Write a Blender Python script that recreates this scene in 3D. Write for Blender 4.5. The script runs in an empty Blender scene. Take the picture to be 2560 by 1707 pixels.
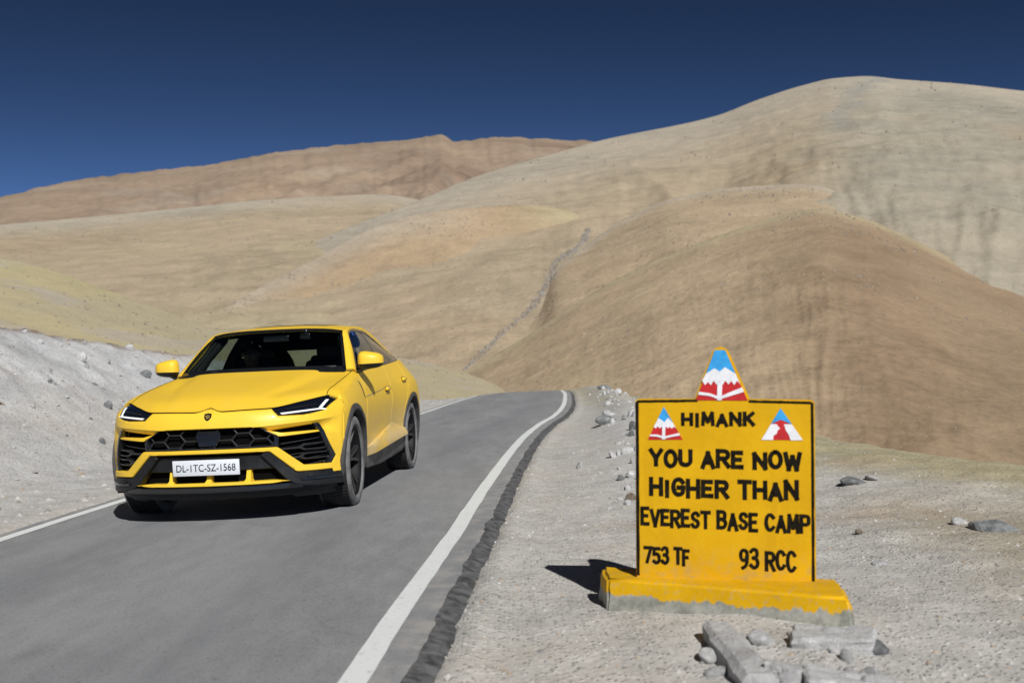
import bpy, bmesh, math, random
import numpy as np
from mathutils import Vector, Matrix
random.seed(7); RNG = np.random.default_rng(11)
D = bpy.data; SC = bpy.context.scene; COL = SC.collection
rad = math.radians

# ------------------------------------------------------------------ camera
CAM_H = 1.203
cam_d = D.cameras.new('camera'); cam = D.objects.new('camera', cam_d); COL.objects.link(cam)
cam_d.sensor_width = 36.0; cam_d.lens = 2650.4 / 2560 * 36
cam_d.clip_start = 0.05; cam_d.clip_end = 9000
cam.matrix_world = Matrix.Translation((0, 0, CAM_H)) @ Matrix.Rotation(rad(90 + 0.99), 4, 'X') @ Matrix.Rotation(rad(-2.49), 4, 'Z')
cam_d.dof.use_dof = True; cam_d.dof.focus_distance = 8.9; cam_d.dof.aperture_fstop = 2.4
SC.camera = cam

# ------------------------------------------------------------------ sky, sun, exposure
SUN_TO = Vector((0.45, -1.15, 1.0)).normalized()
sun_el = math.asin(SUN_TO.z); sun_az = math.atan2(SUN_TO.x, SUN_TO.y)
W = D.worlds.new('World'); SC.world = W; W.use_nodes = True
nt = W.node_tree; bg = nt.nodes['Background']
sky = nt.nodes.new('ShaderNodeTexSky'); sky.sky_type = 'NISHITA'; sky.sun_disc = False
sky.sun_elevation = sun_el; sky.sun_rotation = sun_az
sky.altitude = 5200; sky.air_density = 0.66; sky.dust_density = 0.25; sky.ozone_density = 7.0
sp_ = nt.nodes.new('ShaderNodeSeparateColor'); nt.links.new(sky.outputs[0], sp_.inputs[0])
def wm(op, a, b_, clamp=False):
    n = nt.nodes.new('ShaderNodeMath'); n.operation = op; n.use_clamp = clamp
    for i, v in enumerate((a, b_)):
        if hasattr(v, 'links'): nt.links.new(v, n.inputs[i])
        else: n.inputs[i].default_value = v
    return n.outputs[0]
deep = wm('MINIMUM', wm('POWER', wm('DIVIDE', sp_.outputs[2], 3.9), 1.15), 1.45)
sv_ = nt.nodes.new('ShaderNodeVectorMath'); sv_.operation = 'SCALE'; nt.links.new(sky.outputs[0], sv_.inputs[0]); nt.links.new(deep, sv_.inputs['Scale'])
nt.links.new(sv_.outputs[0], bg.inputs[0]); bg.inputs[1].default_value = 0.05
sd = D.lights.new('sun', 'SUN'); sd.energy = 4.6; sd.angle = rad(0.53); sd.color = (1.0, 0.975, 0.94)
so = D.objects.new('sun', sd); COL.objects.link(so)
so.rotation_euler = (-SUN_TO).to_track_quat('-Z', 'Y').to_euler()
vs = SC.view_settings; vs.view_transform = 'Standard'; vs.look = 'None'; vs.exposure = 0.0; vs.gamma = 1.0; vs.use_curve_mapping = False

# ------------------------------------------------------------------ maths helpers
def pchip(x, xp, yp):
    x = np.asarray(x, float); xp = np.asarray(xp, float); yp = np.asarray(yp, float)
    h = np.diff(xp); dl = np.diff(yp) / h; m = np.zeros_like(yp)
    if len(xp) == 2: m[:] = dl[0]
    else:
        for i in range(1, len(xp) - 1):
            if dl[i - 1] * dl[i] > 0:
                w1 = 2 * h[i] + h[i - 1]; w2 = h[i] + 2 * h[i - 1]
                m[i] = (w1 + w2) / (w1 / dl[i - 1] + w2 / dl[i])
        m[0] = dl[0]; m[-1] = dl[-1]
    xc = np.clip(x, xp[0], xp[-1]); i = np.clip(np.searchsorted(xp, xc, 'right') - 1, 0, len(h) - 1)
    t = (xc - xp[i]) / h[i]; t2 = t * t; t3 = t2 * t
    return ((2*t3 - 3*t2 + 1) * yp[i] + (t3 - 2*t2 + t) * h[i] * m[i] + (-2*t3 + 3*t2) * yp[i+1] + (t3 - t2) * h[i] * m[i+1])
def sstep(a, b, x):
    t = np.clip((np.asarray(x, float) - a) / (b - a), 0, 1); return t * t * (3 - 2 * t)
_P = RNG.permutation(512); _P = np.concatenate([_P, _P, _P]); _G = RNG.uniform(-1, 1, (512, 3))
def vnoise(x, y):
    x = np.asarray(x, float); y = np.asarray(y, float)
    xi = np.floor(x).astype(int); yi = np.floor(y).astype(int); fx = x - xi; fy = y - yi
    def g(ix, iy, dx, dy):
        k = _P[(_P[ix & 511] + (iy & 511))] & 511; return _G[k, 0] * dx + _G[k, 1] * dy
    u = fx**3 * (fx * (fx * 6 - 15) + 10); v = fy**3 * (fy * (fy * 6 - 15) + 10)
    a = g(xi, yi, fx, fy); b = g(xi + 1, yi, fx - 1, fy); c = g(xi, yi + 1, fx, fy - 1); d = g(xi + 1, yi + 1, fx - 1, fy - 1)
    return (a * (1 - u) + b * u) * (1 - v) + (c * (1 - u) + d * u) * v
def fbm(x, y, o=4, l=2.03, g=0.5):
    s = 0; a = 1
    for i in range(o): s = s + a * vnoise(x + 17.3 * i, y - 9.1 * i); x = x * l; y = y * l; a *= g
    return s
# pixel of the photograph (2560 x 1707) -> viewing ray, used once to survey where things stand
_F, _PIT, _ROLL = 2650.4, rad(0.99), rad(2.489)
def ray(u, v):
    x = u - 1280; y = v - 853.5; cr, sr = math.cos(_ROLL), math.sin(_ROLL)
    X = x * cr - y * sr; Y = x * sr + y * cr; rx = X / _F; ru = -Y / _F
    cp, sp = math.cos(_PIT), math.sin(_PIT)
    return rx, cp - ru * sp, sp + ru * cp

# ------------------------------------------------------------------ object helpers
def tag(o, label=None, cat=None, group=None, kind=None):
    if label: o['label'] = label
    if cat: o['category'] = cat
    if group: o['group'] = group
    if kind: o['kind'] = kind
    return o
def link(name, me, mat=None, parent=None, smooth=35):
    o = D.objects.new(name, me); COL.objects.link(o)
    if mat is not None and not me.materials: me.materials.append(mat)
    if parent is not None: o.parent = parent
    if smooth:
        me.polygons.foreach_set('use_smooth', [True] * len(me.polygons))
        if smooth < 180: me.set_sharp_from_angle(angle=rad(smooth))
    return o
def from_bm(name, bm, mat=None, parent=None, smooth=35):
    bmesh.ops.recalc_face_normals(bm, faces=bm.faces[:]) if getattr(bm, 'fixn', True) is True and name in FIXN else None
    me = D.meshes.new(name); bm.to_mesh(me); bm.free()
    return link(name, me, mat, parent, smooth)
FIXN = set()
def mesh(name, V, F, mat=None, parent=None, smooth=35):
    me = D.meshes.new(name); me.from_pydata([tuple(map(float, v)) for v in V], [], F); me.update()
    return link(name, me, mat, parent, smooth)
def empty(name, loc=(0, 0, 0), rz=0.0):
    o = D.objects.new(name, None); COL.objects.link(o); o.location = loc; o.rotation_euler = (0, 0, rz); o.empty_display_size = 0.2
    return o
def gridmesh(P, flip=False, base=0):
    n, m = P.shape[:2]; V = P.reshape(-1, 3); F = []
    for i in range(n - 1):
        for j in range(m - 1):
            a = i * m + j + base; q = (a, a + 1, a + m + 1, a + m)
            F.append(q[::-1] if flip else q)
    return V, F
def fastgrid(name, P, mat, parent=None, flip=False, smooth=180):
    n, m = P.shape[:2]; me = D.meshes.new(name)
    idx = np.arange(n * m).reshape(n, m)
    q = np.stack([idx[:-1, :-1], idx[:-1, 1:], idx[1:, 1:], idx[1:, :-1]], -1).reshape(-1, 4)
    if flip: q = q[:, ::-1]
    me.vertices.add(n * m); me.vertices.foreach_set('co', P.reshape(-1).astype(np.float32))
    me.loops.add(q.size); me.loops.foreach_set('vertex_index', q.reshape(-1).astype(np.int32))
    me.polygons.add(len(q)); me.polygons.foreach_set('loop_start', np.arange(0, q.size, 4, dtype=np.int32))
    me.update(calc_edges=True); me.validate()
    return link(name, me, mat, parent, smooth)
def set_col(o, C):
    a = o.data.color_attributes.new('tone', 'FLOAT_COLOR', 'POINT')
    C = np.asarray(C, np.float32); C4 = np.concatenate([C, np.ones((len(C), 1), np.float32)], 1)
    a.data.foreach_set('color', C4.reshape(-1))
def add_box(bm, c, s, R=None, bevel=0.0):
    r = bmesh.ops.create_cube(bm, size=1.0); vs_ = r['verts']
    bmesh.ops.scale(bm, vec=s, verts=vs_)
    if bevel:
        ed = list({e for v in vs_ for e in v.link_edges})
        rr = bmesh.ops.bevel(bm, geom=ed, offset=bevel, segments=2, profile=0.5, affect='EDGES')
        vs_ = list({v for f in rr['faces'] for v in f.verts} | {v for v in vs_ if v.is_valid})
    if R is not None: bmesh.ops.rotate(bm, cent=(0, 0, 0), matrix=R, verts=vs_)
    bmesh.ops.translate(bm, vec=c, verts=vs_)
    return vs_
def tube_data(pts, r, n=8, cap=True):
    pts = [Vector(p) for p in pts]; rs = r if hasattr(r, '__len__') else [r] * len(pts)
    V = []; F = []; up = None
    for i, p in enumerate(pts):
        t = (pts[min(i + 1, len(pts) - 1)] - pts[max(i - 1, 0)]).normalized()
        if up is None: up = t.orthogonal().normalized()
        up = (up - t * up.dot(t)).normalized(); b = t.cross(up)
        for k in range(n):
            a = 2 * math.pi * k / n; V.append(p + (up * math.cos(a) + b * math.sin(a)) * rs[i])
    for i in range(len(pts) - 1):
        for k in range(n):
            a = i * n + k; b_ = i * n + (k + 1) % n; F.append((a, b_, b_ + n, a + n))
    if cap: F.append(tuple(range(n))[::-1]); F.append(tuple(range((len(pts) - 1) * n, len(pts) * n)))
    return V, F
def tube(name, pts, r, mat, parent=None, n=8): 
    V, F = tube_data(pts, r, n); return mesh(name, V, F, mat, parent, 50)
def join_data(L):
    V = []; F = []
    for v, f in L:
        b = len(V); V += [tuple(x) for x in v]; F += [tuple(i + b for i in q) for q in f]
    return V, F
def lathe(prof, n=48, axis='Y'):
    V = []; F = []; m = len(prof)
    for i in range(n):
        a = 2 * math.pi * i / n
        for r, h in prof: V.append((r * math.cos(a), h, r * math.sin(a)))
    for i in range(n):
        for j in range(m - 1):
            a = i * m + j; b = ((i + 1) % n) * m + j; F.append((a, a + 1, b + 1, b))
    return V, F

# ------------------------------------------------------------------ materials
def mat_new(name):
    m = D.materials.new(name); m.use_nodes = True; nt = m.node_tree; b = nt.nodes['Principled BSDF']; return m, nt, b
def N(nt, typ, **kw):
    n = nt.nodes.new(typ)
    for k, v in kw.items():
        if k.startswith('i_'): n.inputs[k[2:].replace('_', ' ')].default_value = v
        else: setattr(n, k, v)
    return n
def mixc(nt, fac, a, b, blend='MIX'):
    n = nt.nodes.new('ShaderNodeMix'); n.data_type = 'RGBA'; n.blend_type = blend
    for s, v in ((0, fac), (6, a), (7, b)):
        if hasattr(v, 'is_linked') or hasattr(v, 'links'): nt.links.new(v, n.inputs[s])
        else: n.inputs[s].default_value = v if s == 0 else (*v, 1)
    return n.outputs[2]
def mth(nt, op, a, b=None, c=None, clamp=False):
    n = nt.nodes.new('ShaderNodeMath'); n.operation = op; n.use_clamp = clamp
    for i, v in enumerate((a, b, c)):
        if v is None: continue
        if hasattr(v, 'links'): nt.links.new(v, n.inputs[i])
        else: n.inputs[i].default_value = v
    return n.outputs[0]
def mrange(nt, v, a, b, c=0.0, d=1.0, smooth=True):
    n = nt.nodes.new('ShaderNodeMapRange'); n.interpolation_type = 'SMOOTHSTEP' if smooth else 'LINEAR'
    nt.links.new(v, n.inputs[0]); 
    for i, x in enumerate((a, b, c, d)): n.inputs[i + 1].default_value = x
    return n.outputs[0]
def noise(nt, scale, detail=4, rough=0.55, vec=None, dist=0.0):
    n = nt.nodes.new('ShaderNodeTexNoise'); n.inputs['Scale'].default_value = scale; n.inputs['Detail'].default_value = detail
    n.inputs['Roughness'].default_value = rough; n.inputs['Distortion'].default_value = dist
    if vec is not None: nt.links.new(vec, n.inputs['Vector'])
    return n.outputs['Fac']
def objco(nt): return nt.nodes.new('ShaderNodeTexCoord').outputs['Object']
def mapping(nt, vec, scale=(1, 1, 1), rot=(0, 0, 0)):
    n = nt.nodes.new('ShaderNodeMapping'); n.inputs['Scale'].default_value = scale; n.inputs['Rotation'].default_value = rot
    nt.links.new(vec, n.inputs['Vector']); return n.outputs[0]
def bump(nt, b, h, strength=0.3, dist=0.01):
    n = nt.nodes.new('ShaderNodeBump'); n.inputs['Strength'].default_value = strength; n.inputs['Distance'].default_value = dist
    nt.links.new(h, n.inputs['Height']); nt.links.new(n.outputs[0], b.inputs['Normal'])
def simple(name, col, rough=0.5, metal=0.0, coat=0.0, vary=0.0, vscale=8.0, emit=None, spec=0.5, bmp=0.0, bscale=200.0):
    m, nt, b = mat_new(name)
    b.inputs['Base Color'].default_value = (*col, 1); b.inputs['Roughness'].default_value = rough; b.inputs['Metallic'].default_value = metal
    b.inputs['Coat Weight'].default_value = coat; b.inputs['Coat Roughness'].default_value = 0.08; b.inputs['Specular IOR Level'].default_value = spec
    if vary:
        f = noise(nt, vscale, 5, 0.6, objco(nt)); f2 = mrange(nt, f, 0.3, 0.7)
        nt.links.new(mixc(nt, f2, [c * (1 - vary) for c in col], [min(1, c * (1 + vary)) for c in col]), b.inputs['Base Color'])
        nt.links.new(mth(nt, 'MULTIPLY_ADD', f, 0.25, max(0.02, rough - 0.12)), b.inputs['Roughness'])
    if bmp: bump(nt, b, noise(nt, bscale, 3, 0.6, objco(nt)), bmp, 0.003)
    if emit: b.inputs['Emission Color'].default_value = (*emit[0], 1); b.inputs['Emission Strength'].default_value = emit[1]
    return m

# ground family: colour comes from the 'tone' attribute (kind of earth), broken up by noise
def earth(name, fine=40.0, mid=3.0, big=0.25, contrast=0.25, bmp=0.6, bdist=0.03, speck=0.35, stretch=None, peb=0.0, dist=0.4):
    m, nt, b = mat_new(name); co = objco(nt)
    if stretch: cs = mapping(nt, co, stretch)
    else: cs = co
    at = nt.nodes.new('ShaderNodeAttribute'); at.attribute_name = 'tone'
    n1 = noise(nt, fine, 5, 0.65, co); n2 = noise(nt, mid, 6, 0.6, cs, dist); n3 = noise(nt, big, 4, 0.55, co)
    s = mth(nt, 'ADD', mth(nt, 'MULTIPLY', n1, 0.4), mth(nt, 'ADD', mth(nt, 'MULTIPLY', n2, 0.45), mth(nt, 'MULTIPLY', n3, 0.35)))
    k = mrange(nt, s, 0.42, 0.78, 1 - contrast, 1 + contrast * 0.8, False)
    vm = nt.nodes.new('ShaderNodeVectorMath'); vm.operation = 'SCALE'
    nt.links.new(at.outputs['Color'], vm.inputs[0]); nt.links.new(k, vm.inputs['Scale'])
    sp = mrange(nt, noise(nt, fine * 2.3, 2, 0.5, co), 0.60, 0.72, 0.0, speck)
    c2 = mixc(nt, sp, vm.outputs[0], (0.12, 0.11, 0.10))
    warm = mrange(nt, n3, 0.45, 0.7, 0, 0.25); c3 = mixc(nt, warm, c2, (0.38, 0.295, 0.20), 'MIX') if contrast > 0 else c2
    nt.links.new(c3, b.inputs['Base Color']); b.inputs['Roughness'].default_value = 0.95; b.inputs['Specular IOR Level'].default_value = 0.15
    h = mth(nt, 'ADD', mth(nt, 'MULTIPLY', n1, 0.35), n2)
    if peb:
        vo = nt.nodes.new('ShaderNodeTexVoronoi'); vo.inputs['Scale'].default_value = peb; nt.links.new(co, vo.inputs['Vector'])
        vs2 = nt.nodes.new('ShaderNodeSeparateColor'); nt.links.new(vo.outputs['Color'], vs2.inputs[0])
        pk_ = mrange(nt, vo.outputs['Distance'], 0.15, 0.5, 1.0, 0.0); on = mrange(nt, vs2.outputs[0], 0.55, 0.65)
        h = mth(nt, 'ADD', mth(nt, 'MULTIPLY', h, 0.65), mth(nt, 'MULTIPLY', mth(nt, 'MULTIPLY', pk_, on), 0.22))
        tone_ = mth(nt, 'MULTIPLY', on, mrange(nt, vs2.outputs[1], 0.0, 1.0, -0.22, 0.22, False))
        vm2 = nt.nodes.new('ShaderNodeVectorMath'); vm2.operation = 'SCALE'; nt.links.new(c3, vm2.inputs[0]); nt.links.new(mth(nt, 'ADD', tone_, 1.0), vm2.inputs['Scale'])
        nt.links.new(vm2.outputs[0], b.inputs['Base Color'])
    bump(nt, b, h, bmp, bdist)
    return m
M = {}
M['ground'] = earth('gravel_earth', 30, 3.2, 0.42, 0.30, 0.8, 0.045, 0.16, peb=46, dist=0.0)
M['hill'] = earth('bare_hillside', 0.60, 0.085, 0.012, 0.30, 0.9, 1.1, 0.45)
M['slope'] = earth('near_slope', 9, 1.1, 0.12, 0.18, 0.6, 0.10, 0.25)

def asphalt():
    m, nt, b = mat_new('asphalt'); co = objco(nt)
    n1 = noise(nt, 95, 4, 0.75, co); n2 = noise(nt, 1.3, 5, 0.6, mapping(nt, co, (1.0, 0.22, 1.0))); n3 = noise(nt, 6.0, 5, 0.6, mapping(nt, co, (1.2, 0.35, 1)))
    f = mth(nt, 'ADD', mth(nt, 'MULTIPLY', n2, 0.6), mth(nt, 'MULTIPLY', n3, 0.4))
    c = mixc(nt, mrange(nt, f, 0.36, 0.64), (0.192, 0.199, 0.209), (0.278, 0.286, 0.296))
    c = mixc(nt, mrange(nt, n1, 0.35, 0.7, 0, 0.55), c, (0.36, 0.36, 0.36))
    c = mixc(nt, mrange(nt, noise(nt, 70, 3, 0.6, co), 0.56, 0.70, 0, 0.6), c, (0.045, 0.045, 0.047))
    st = mrange(nt, noise(nt, 0.9, 4, 0.6, mapping(nt, co, (1.0, 0.5, 1)), 1.5), 0.60, 0.74, 0, 0.40)
    c = mixc(nt, st, c, (0.165, 0.160, 0.163))
    vo = nt.nodes.new('ShaderNodeTexVoronoi'); vo.feature = 'DISTANCE_TO_EDGE'; vo.inputs['Scale'].default_value = 0.55
    nt.links.new(mapping(nt, co, (1.0, 0.55, 1)), vo.inputs['Vector'])
    cr = mth(nt, 'MULTIPLY', mrange(nt, vo.outputs['Distance'], 0.0, 0.012, 0.55, 0.0), mrange(nt, noise(nt, 0.8, 2, 0.5, co), 0.5, 0.62))
    c = mixc(nt, mth(nt, 'MULTIPLY', cr, 0.25), c, (0.08, 0.08, 0.08))
    at = nt.nodes.new('ShaderNodeAttribute'); at.attribute_name = 'tone'; sc_ = nt.nodes.new('ShaderNodeSeparateColor'); nt.links.new(at.outputs['Color'], sc_.inputs[0])
    lane = mth(nt, 'MULTIPLY', sc_.outputs[1], mrange(nt, noise(nt, 2.2, 4, 0.6, mapping(nt, co, (1, .2, 1))), 0.3, 0.7, 0.15, 0.55)); c = mixc(nt, lane, c, (0.165, 0.172, 0.182))
    du_ = mth(nt, 'MULTIPLY', sc_.outputs[0], mrange(nt, noise(nt, 5, 6, 0.7, co), 0.42, 0.66)); c = mixc(nt, mth(nt, 'MULTIPLY', du_, 0.75), c, (0.40, 0.38, 0.35))
    nt.links.new(c, b.inputs['Base Color']); b.inputs['Roughness'].default_value = 0.85; b.inputs['Specular IOR Level'].default_value = 0.3
    bump(nt, b, n1, 0.5, 0.006); return m
M['asphalt'] = asphalt()
M['bitumen'] = simple('bitumen_edge', (0.088, 0.088, 0.091), 0.85, vary=0.6, vscale=14, bmp=0.8, bscale=60)
def linepaint():
    m, nt, b = mat_new('line_paint'); co = objco(nt)
    w = mrange(nt, noise(nt, 30, 6, 0.75, co), 0.54, 0.72, 0, 0.7)
    c = mixc(nt, noise(nt, 3, 3, 0.5, co), (0.70, 0.73, 0.72), (0.80, 0.82, 0.81)); c = mixc(nt, w, c, (0.26, 0.26, 0.26))
    nt.links.new(c, b.inputs['Base Color']); b.inputs['Roughness'].default_value = 0.7; bump(nt, b, noise(nt, 200, 2, 0.6, co), 0.4, 0.004); return m
M['line'] = linepaint()
def rockmat(name, a, c):
    m, nt, b = mat_new(name); co = objco(nt); oi = nt.nodes.new('ShaderNodeObjectInfo')
    col = mixc(nt, mrange(nt, noise(nt, 3.2, 6, 0.65, co), 0.32, 0.68), a, c)
    k = mth(nt, 'MULTIPLY_ADD', oi.outputs['Random'], 0.4, 0.78); vm = nt.nodes.new('ShaderNodeVectorMath'); vm.operation = 'SCALE'
    nt.links.new(col, vm.inputs[0]); nt.links.new(k, vm.inputs['Scale']); nt.links.new(vm.outputs[0], b.inputs['Base Color'])
    b.inputs['Roughness'].default_value = 0.9; bump(nt, b, noise(nt, 16, 6, 0.7, co), 0.7, 0.05); return m
M['rock'] = rockmat('pale_stone', (0.50, 0.50, 0.50), (0.72, 0.72, 0.71))
M['rock_dark'] = rockmat('grey_stone', (0.13, 0.14, 0.145), (0.30, 0.31, 0.31))
M['hillstone'] = rockmat('brown_stone', (0.15, 0.12, 0.095), (0.27, 0.225, 0.175))
M['scree'] = rockmat('grey_scree', (0.235, 0.215, 0.185), (0.35, 0.325, 0.285))
M['rock_tan'] = rockmat('tan_stone', (0.22, 0.17, 0.12), (0.36, 0.30, 0.23))

# ================================================================== LARGE STRUCTURE: ground, road, hills
LY = np.array([-30, 0, 4.0, 8.1, 9.95, 16, 25.4, 31.3, 40.1, 48, 60, 80.]); LX = np.array([-4.3, -4.15, -4.08, -3.96, -3.87, -3.32, -2.28, -1.85, -1.14, -0.9, -1.2, -3.0])
RY = np.array([-30, 0, 4.06, 5.62, 7.54, 10.07, 15.86, 19.5, 22, 26.4, 31.5, 36, 42, 48, 60, 80.]); RX = np.array([-1.2, -0.86, -0.665, -0.58, -0.46, -0.32, 0.07, 0.45, 0.80, 1.20, 1.50, 1.70, 1.78, 1.6, 1.0, -1.0])
Lx = lambda y: pchip(y, LY, LX)
Rx = lambda y: pchip(y, RY, RX)
def crest(y):
    d = np.clip(np.asarray(y, float) - 37.5, 0, None); return -np.minimum(0.0045 * d * d, 0.16 * np.clip(d - 8, 0, None) + 0.9 * 0 + 0.0045 * np.minimum(d, 17.8)**2)
BRY = np.array([-40, -5, 4, 9.5, 13.1, 22, 33, 45, 60, 140]); BRX = np.array([8.5, 7.0, 5.9, 4.55, 3.75, 3.2, 2.9, 2.9, 2.5, 2.0])
def ground_z(x, y, rough=True):
    x = np.asarray(x, float); y = np.asarray(y, float)
    z = crest(y)
    ul = Lx(y) - 0.22 - x
    hb = pchip(y, [-30, 4, 14, 22, 30, 38, 46, 60], [1.8, 2.1, 2.2, 1.75, 1.05, 0.6, 0.32, 0.0])
    wob = 0.35 * vnoise(y * 0.22, x * 0 + 3.3)
    toe = 1.3 + wob; top = toe + 2.6 + 0.6 * hb
    z = z + 0.16 * sstep(0.4, 2.2, ul) * np.minimum(hb, 1) + (hb - 0.16) * sstep(toe, top, ul) ** 0.9 * np.where(hb > 0.16, 1, 0) + 0.10 * np.clip(ul - top, 0, 14) * np.minimum(hb, 1)
    ur = x - Rx(y) - 0.30
    berm = pchip(y, [-5, 8.5, 12, 18, 30, 42, 50], [0, 0, 0.10, 0.20, 0.22, 0.15, 0.0])
    bc = pchip(y, [-30, 8, 14, 22, 33, 45, 60], [2.0, 1.35, 1.4, 1.25, 0.95, 0.8, 0.6])
    z = z + berm * np.exp(-((ur - bc) / 0.55) ** 2)
    z = z - 0.045 * sstep(0.0, 0.25, ur) * sstep(3.5, 1.5, ur) 
    db = x - pchip(y, BRY, BRX); dd = np.clip(db, 0, None)
    z = z - 0.30 * (np.sqrt(dd * dd + 0.6) - 0.7746) 
    if rough:
        a = sstep(0.25, 1.2, ul) + sstep(0.2, 0.8, ur)
        z = z + a * (0.018 * fbm(x * 2.2, y * 2.2, 4) + 0.11 * sstep(2.2, 3.4, ul) * sstep(7.5, 4.8, ul) * fbm(x * 1.3, y * 1.3, 6, 2.1, 0.68) * np.minimum(1, hb) + 0.03 * sstep(1.5, 3, ur) * fbm(x * 1.1, y * 1.1, 4) * 2)
    z = z + 0.045 * np.exp(-(((x - 0.95) / .75) ** 2 + ((y - 4.75) / .6) ** 2)) * sstep(0.15, 0.5, ur)
    z = z - 0.09 * sstep(0.06, -0.14, ul) * sstep(0.10, -0.12, ur)
    return np.maximum(z, -38)
def axis(dens):
    out = [dens[0][0]]
    for a, b, st in dens:
        n = max(1, int(round((b - a) / st))); out += list(np.linspace(a, b, n + 1)[1:])
    return np.array(out)
gx = axis([(-160, -40, 8), (-40, -16, 0.9), (-16, -7, 0.22), (-7, -3.6, 0.09), (-3.6, -1, 0.17), (-1, 4.2, 0.055), (4.2, 8, 0.11), (8, 24, 0.6), (24, 160, 8)])
gy = axis([(-90, -6, 6), (-6, 3, 0.6), (3, 9, 0.055), (9, 16, 0.09), (16, 30, 0.16), (30, 52, 0.28), (52, 90, 1.5), (90, 220, 10)])
GX, GY = np.meshgrid(gx, gy, indexing='ij'); GZ = ground_z(GX, GY)
go = fastgrid('ground', np.stack([GX, GY, GZ], -1), M['ground'], flip=True); tag(go, kind='structure')
def ground_tone(x, y):
    ul = Lx(y) - 0.22 - x; ur = x - Rx(y) - 0.30
    base = np.array([0.505, 0.49, 0.462]); c = np.tile(base, (x.size, 1)).reshape(*x.shape, 3)
    def mix(c, col, f): return c * (1 - f[..., None]) + np.array(col) * f[..., None]
    c = mix(c, (0.49, 0.485, 0.475), sstep(0, 0.6, ul))
    c = mix(c, (0.545, 0.55, 0.55), sstep(2.2, 3.2, ul) * (1 - 0.25 * sstep(-.1, .5, fbm(x * .4, y * .4, 3))))
    c = mix(c, (0.36, 0.355, 0.35), .55 * sstep(.0, .35, fbm(ul * 1.6 + .25 * y, y * .35, 5)) * sstep(1.6, 2.6, ul))
    hb = pchip(y, [-30, 4, 14, 22, 30, 38, 46, 60], [1.8, 2.1, 2.2, 1.75, 1.05, 0.6, 0.32, 0.0]); top = 3.9 + 0.6 * hb + 0.35 * vnoise(y * 0.22, x * 0 + 3.3)
    c = mix(c, (0.24, 0.17, 0.115), np.exp(-((ul - top + 0.30 - 0.25 * vnoise(y * 1.3, x * 0)) / 0.26) ** 2) * 0.9)
    c = mix(c, (0.46, 0.40, 0.27), sstep(top + 0.25, top + 1.2, ul))
    db = x - pchip(y, BRY, BRX)
    c = mix(c, (0.372, 0.338, 0.270), sstep(2.2, 3.2, ur + 0.4 * fbm(x * .8, y * .8, 3)) * sstep(9.5, 7.0, y + 1.2 * (x - 3)))
    c = mix(c, (0.40, 0.36, 0.235), sstep(-1.6, -0.3, db + 0.6 * fbm(x * .5 + 9, y * .5, 3)))
    c = mix(c, (0.38, 0.27, 0.17), 0.35 * sstep(0.15, 0.55, fbm(x * 0.7 + 31, y * 0.7, 4)) * sstep(0.3, 1, ur))
    c = mix(c, (0.55, 0.55, 0.55), 0.6 * np.exp(-((ur - pchip(y, [-30, 8, 14, 22, 33, 45, 60], [2.0, 1.35, 1.4, 1.25, 0.95, 0.8, 0.6])) / 0.6) ** 2) * sstep(8, 11, y))
    return c
set_col(go, ground_tone(GX, GY).reshape(-1, 3))

# road sheet
ry = axis([(-30, 3, 1.5), (3, 12, 0.045), (12, 40, 0.3), (40, 78, 1.0)])
el = Lx(ry) - 0.17 + 0.03 * fbm(ry * 2.1, ry * 0 + 4, 3); er = Rx(ry) + 0.20 + 0.045 * fbm(ry * 2.6, ry * 0 + 11, 4)
tt = np.linspace(0, 1, 15)
tt = np.sort(np.concatenate([tt, [.03, .05, .1, .9, .95, .97]])); XX = el[:, None] * (1 - tt) + er[:, None] * tt; YY = np.repeat(ry[:, None], len(tt), 1)
ZZ = crest(YY) + 0.012 * np.sin(np.pi * tt)[None, :]
road = fastgrid('road', np.stack([XX, YY, ZZ], -1), M['asphalt']); tag(road, kind='structure')
tw_ = tt[None, :] * (er - el)[:, None]; wid = (er - el)[:, None]; dust_ = np.clip(1 - np.minimum(tw_, wid - tw_) / .45, 0, 1); cc_ = wid / 2
lane_ = np.exp(-((np.abs(tw_ - cc_) - .82) / .28) ** 2)
set_col(road, np.stack([dust_, lane_, dust_ * 0], -1).reshape(-1, 3))
def edge_strip(inner, sgn, w, name):
    wv = w * (1 + 0.55 * fbm(ry * 0.9, ry * 0 + 21 * sgn, 5, 2.2, .6))
    cols = []
    for k, (f, dz) in enumerate([(0, -0.001), (0.35, -0.012), (0.75, -0.035), (1.0, -0.075)]):
        cols.append(np.stack([inner + sgn * wv * f, ry, crest(ry) + dz + 0.006 * fbm(ry * 6 + k * 5, ry * 0 + k, 2)], -1))
    return fastgrid(name, np.stack(cols, 1), M['bitumen'], road, flip=(sgn < 0))
edge_strip(er, 1, 0.13, 'asphalt_edge'); edge_strip(el, -1, 0.05, 'asphalt_edge')
def painted(cx_fn, w, ys, seed, nm='edge_line'):
    c = cx_fn(ys); wob = 0.010 * fbm(ys * 1.1, ys * 0 + seed, 3); t = np.array([-0.5, 0, 0.5])
    ww = w * (1 + 0.10 * fbm(ys * 3, ys * 0 + seed + 5, 3))
    X = (c + wob)[:, None] + ww[:, None] * t; Y = np.repeat(ys[:, None], 3, 1)
    e0 = (Lx(ys) - 0.17)[:, None]; e1 = (Rx(ys) + 0.20)[:, None]; u = np.clip((X - e0) / (e1 - e0), 0, 1)
    fastgrid(nm, np.stack([X, Y, crest(Y) + 0.012 * np.sin(np.pi * u) + 0.004], -1), M['line'], road)
yl = axis([(-30, 3, 1.5), (3, 12, 0.08), (12, 40, 0.25), (40, 78, 1.0)])
painted(Lx, 0.115, yl, 2.2); painted(Rx, 0.115, yl, 7.7)

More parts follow.
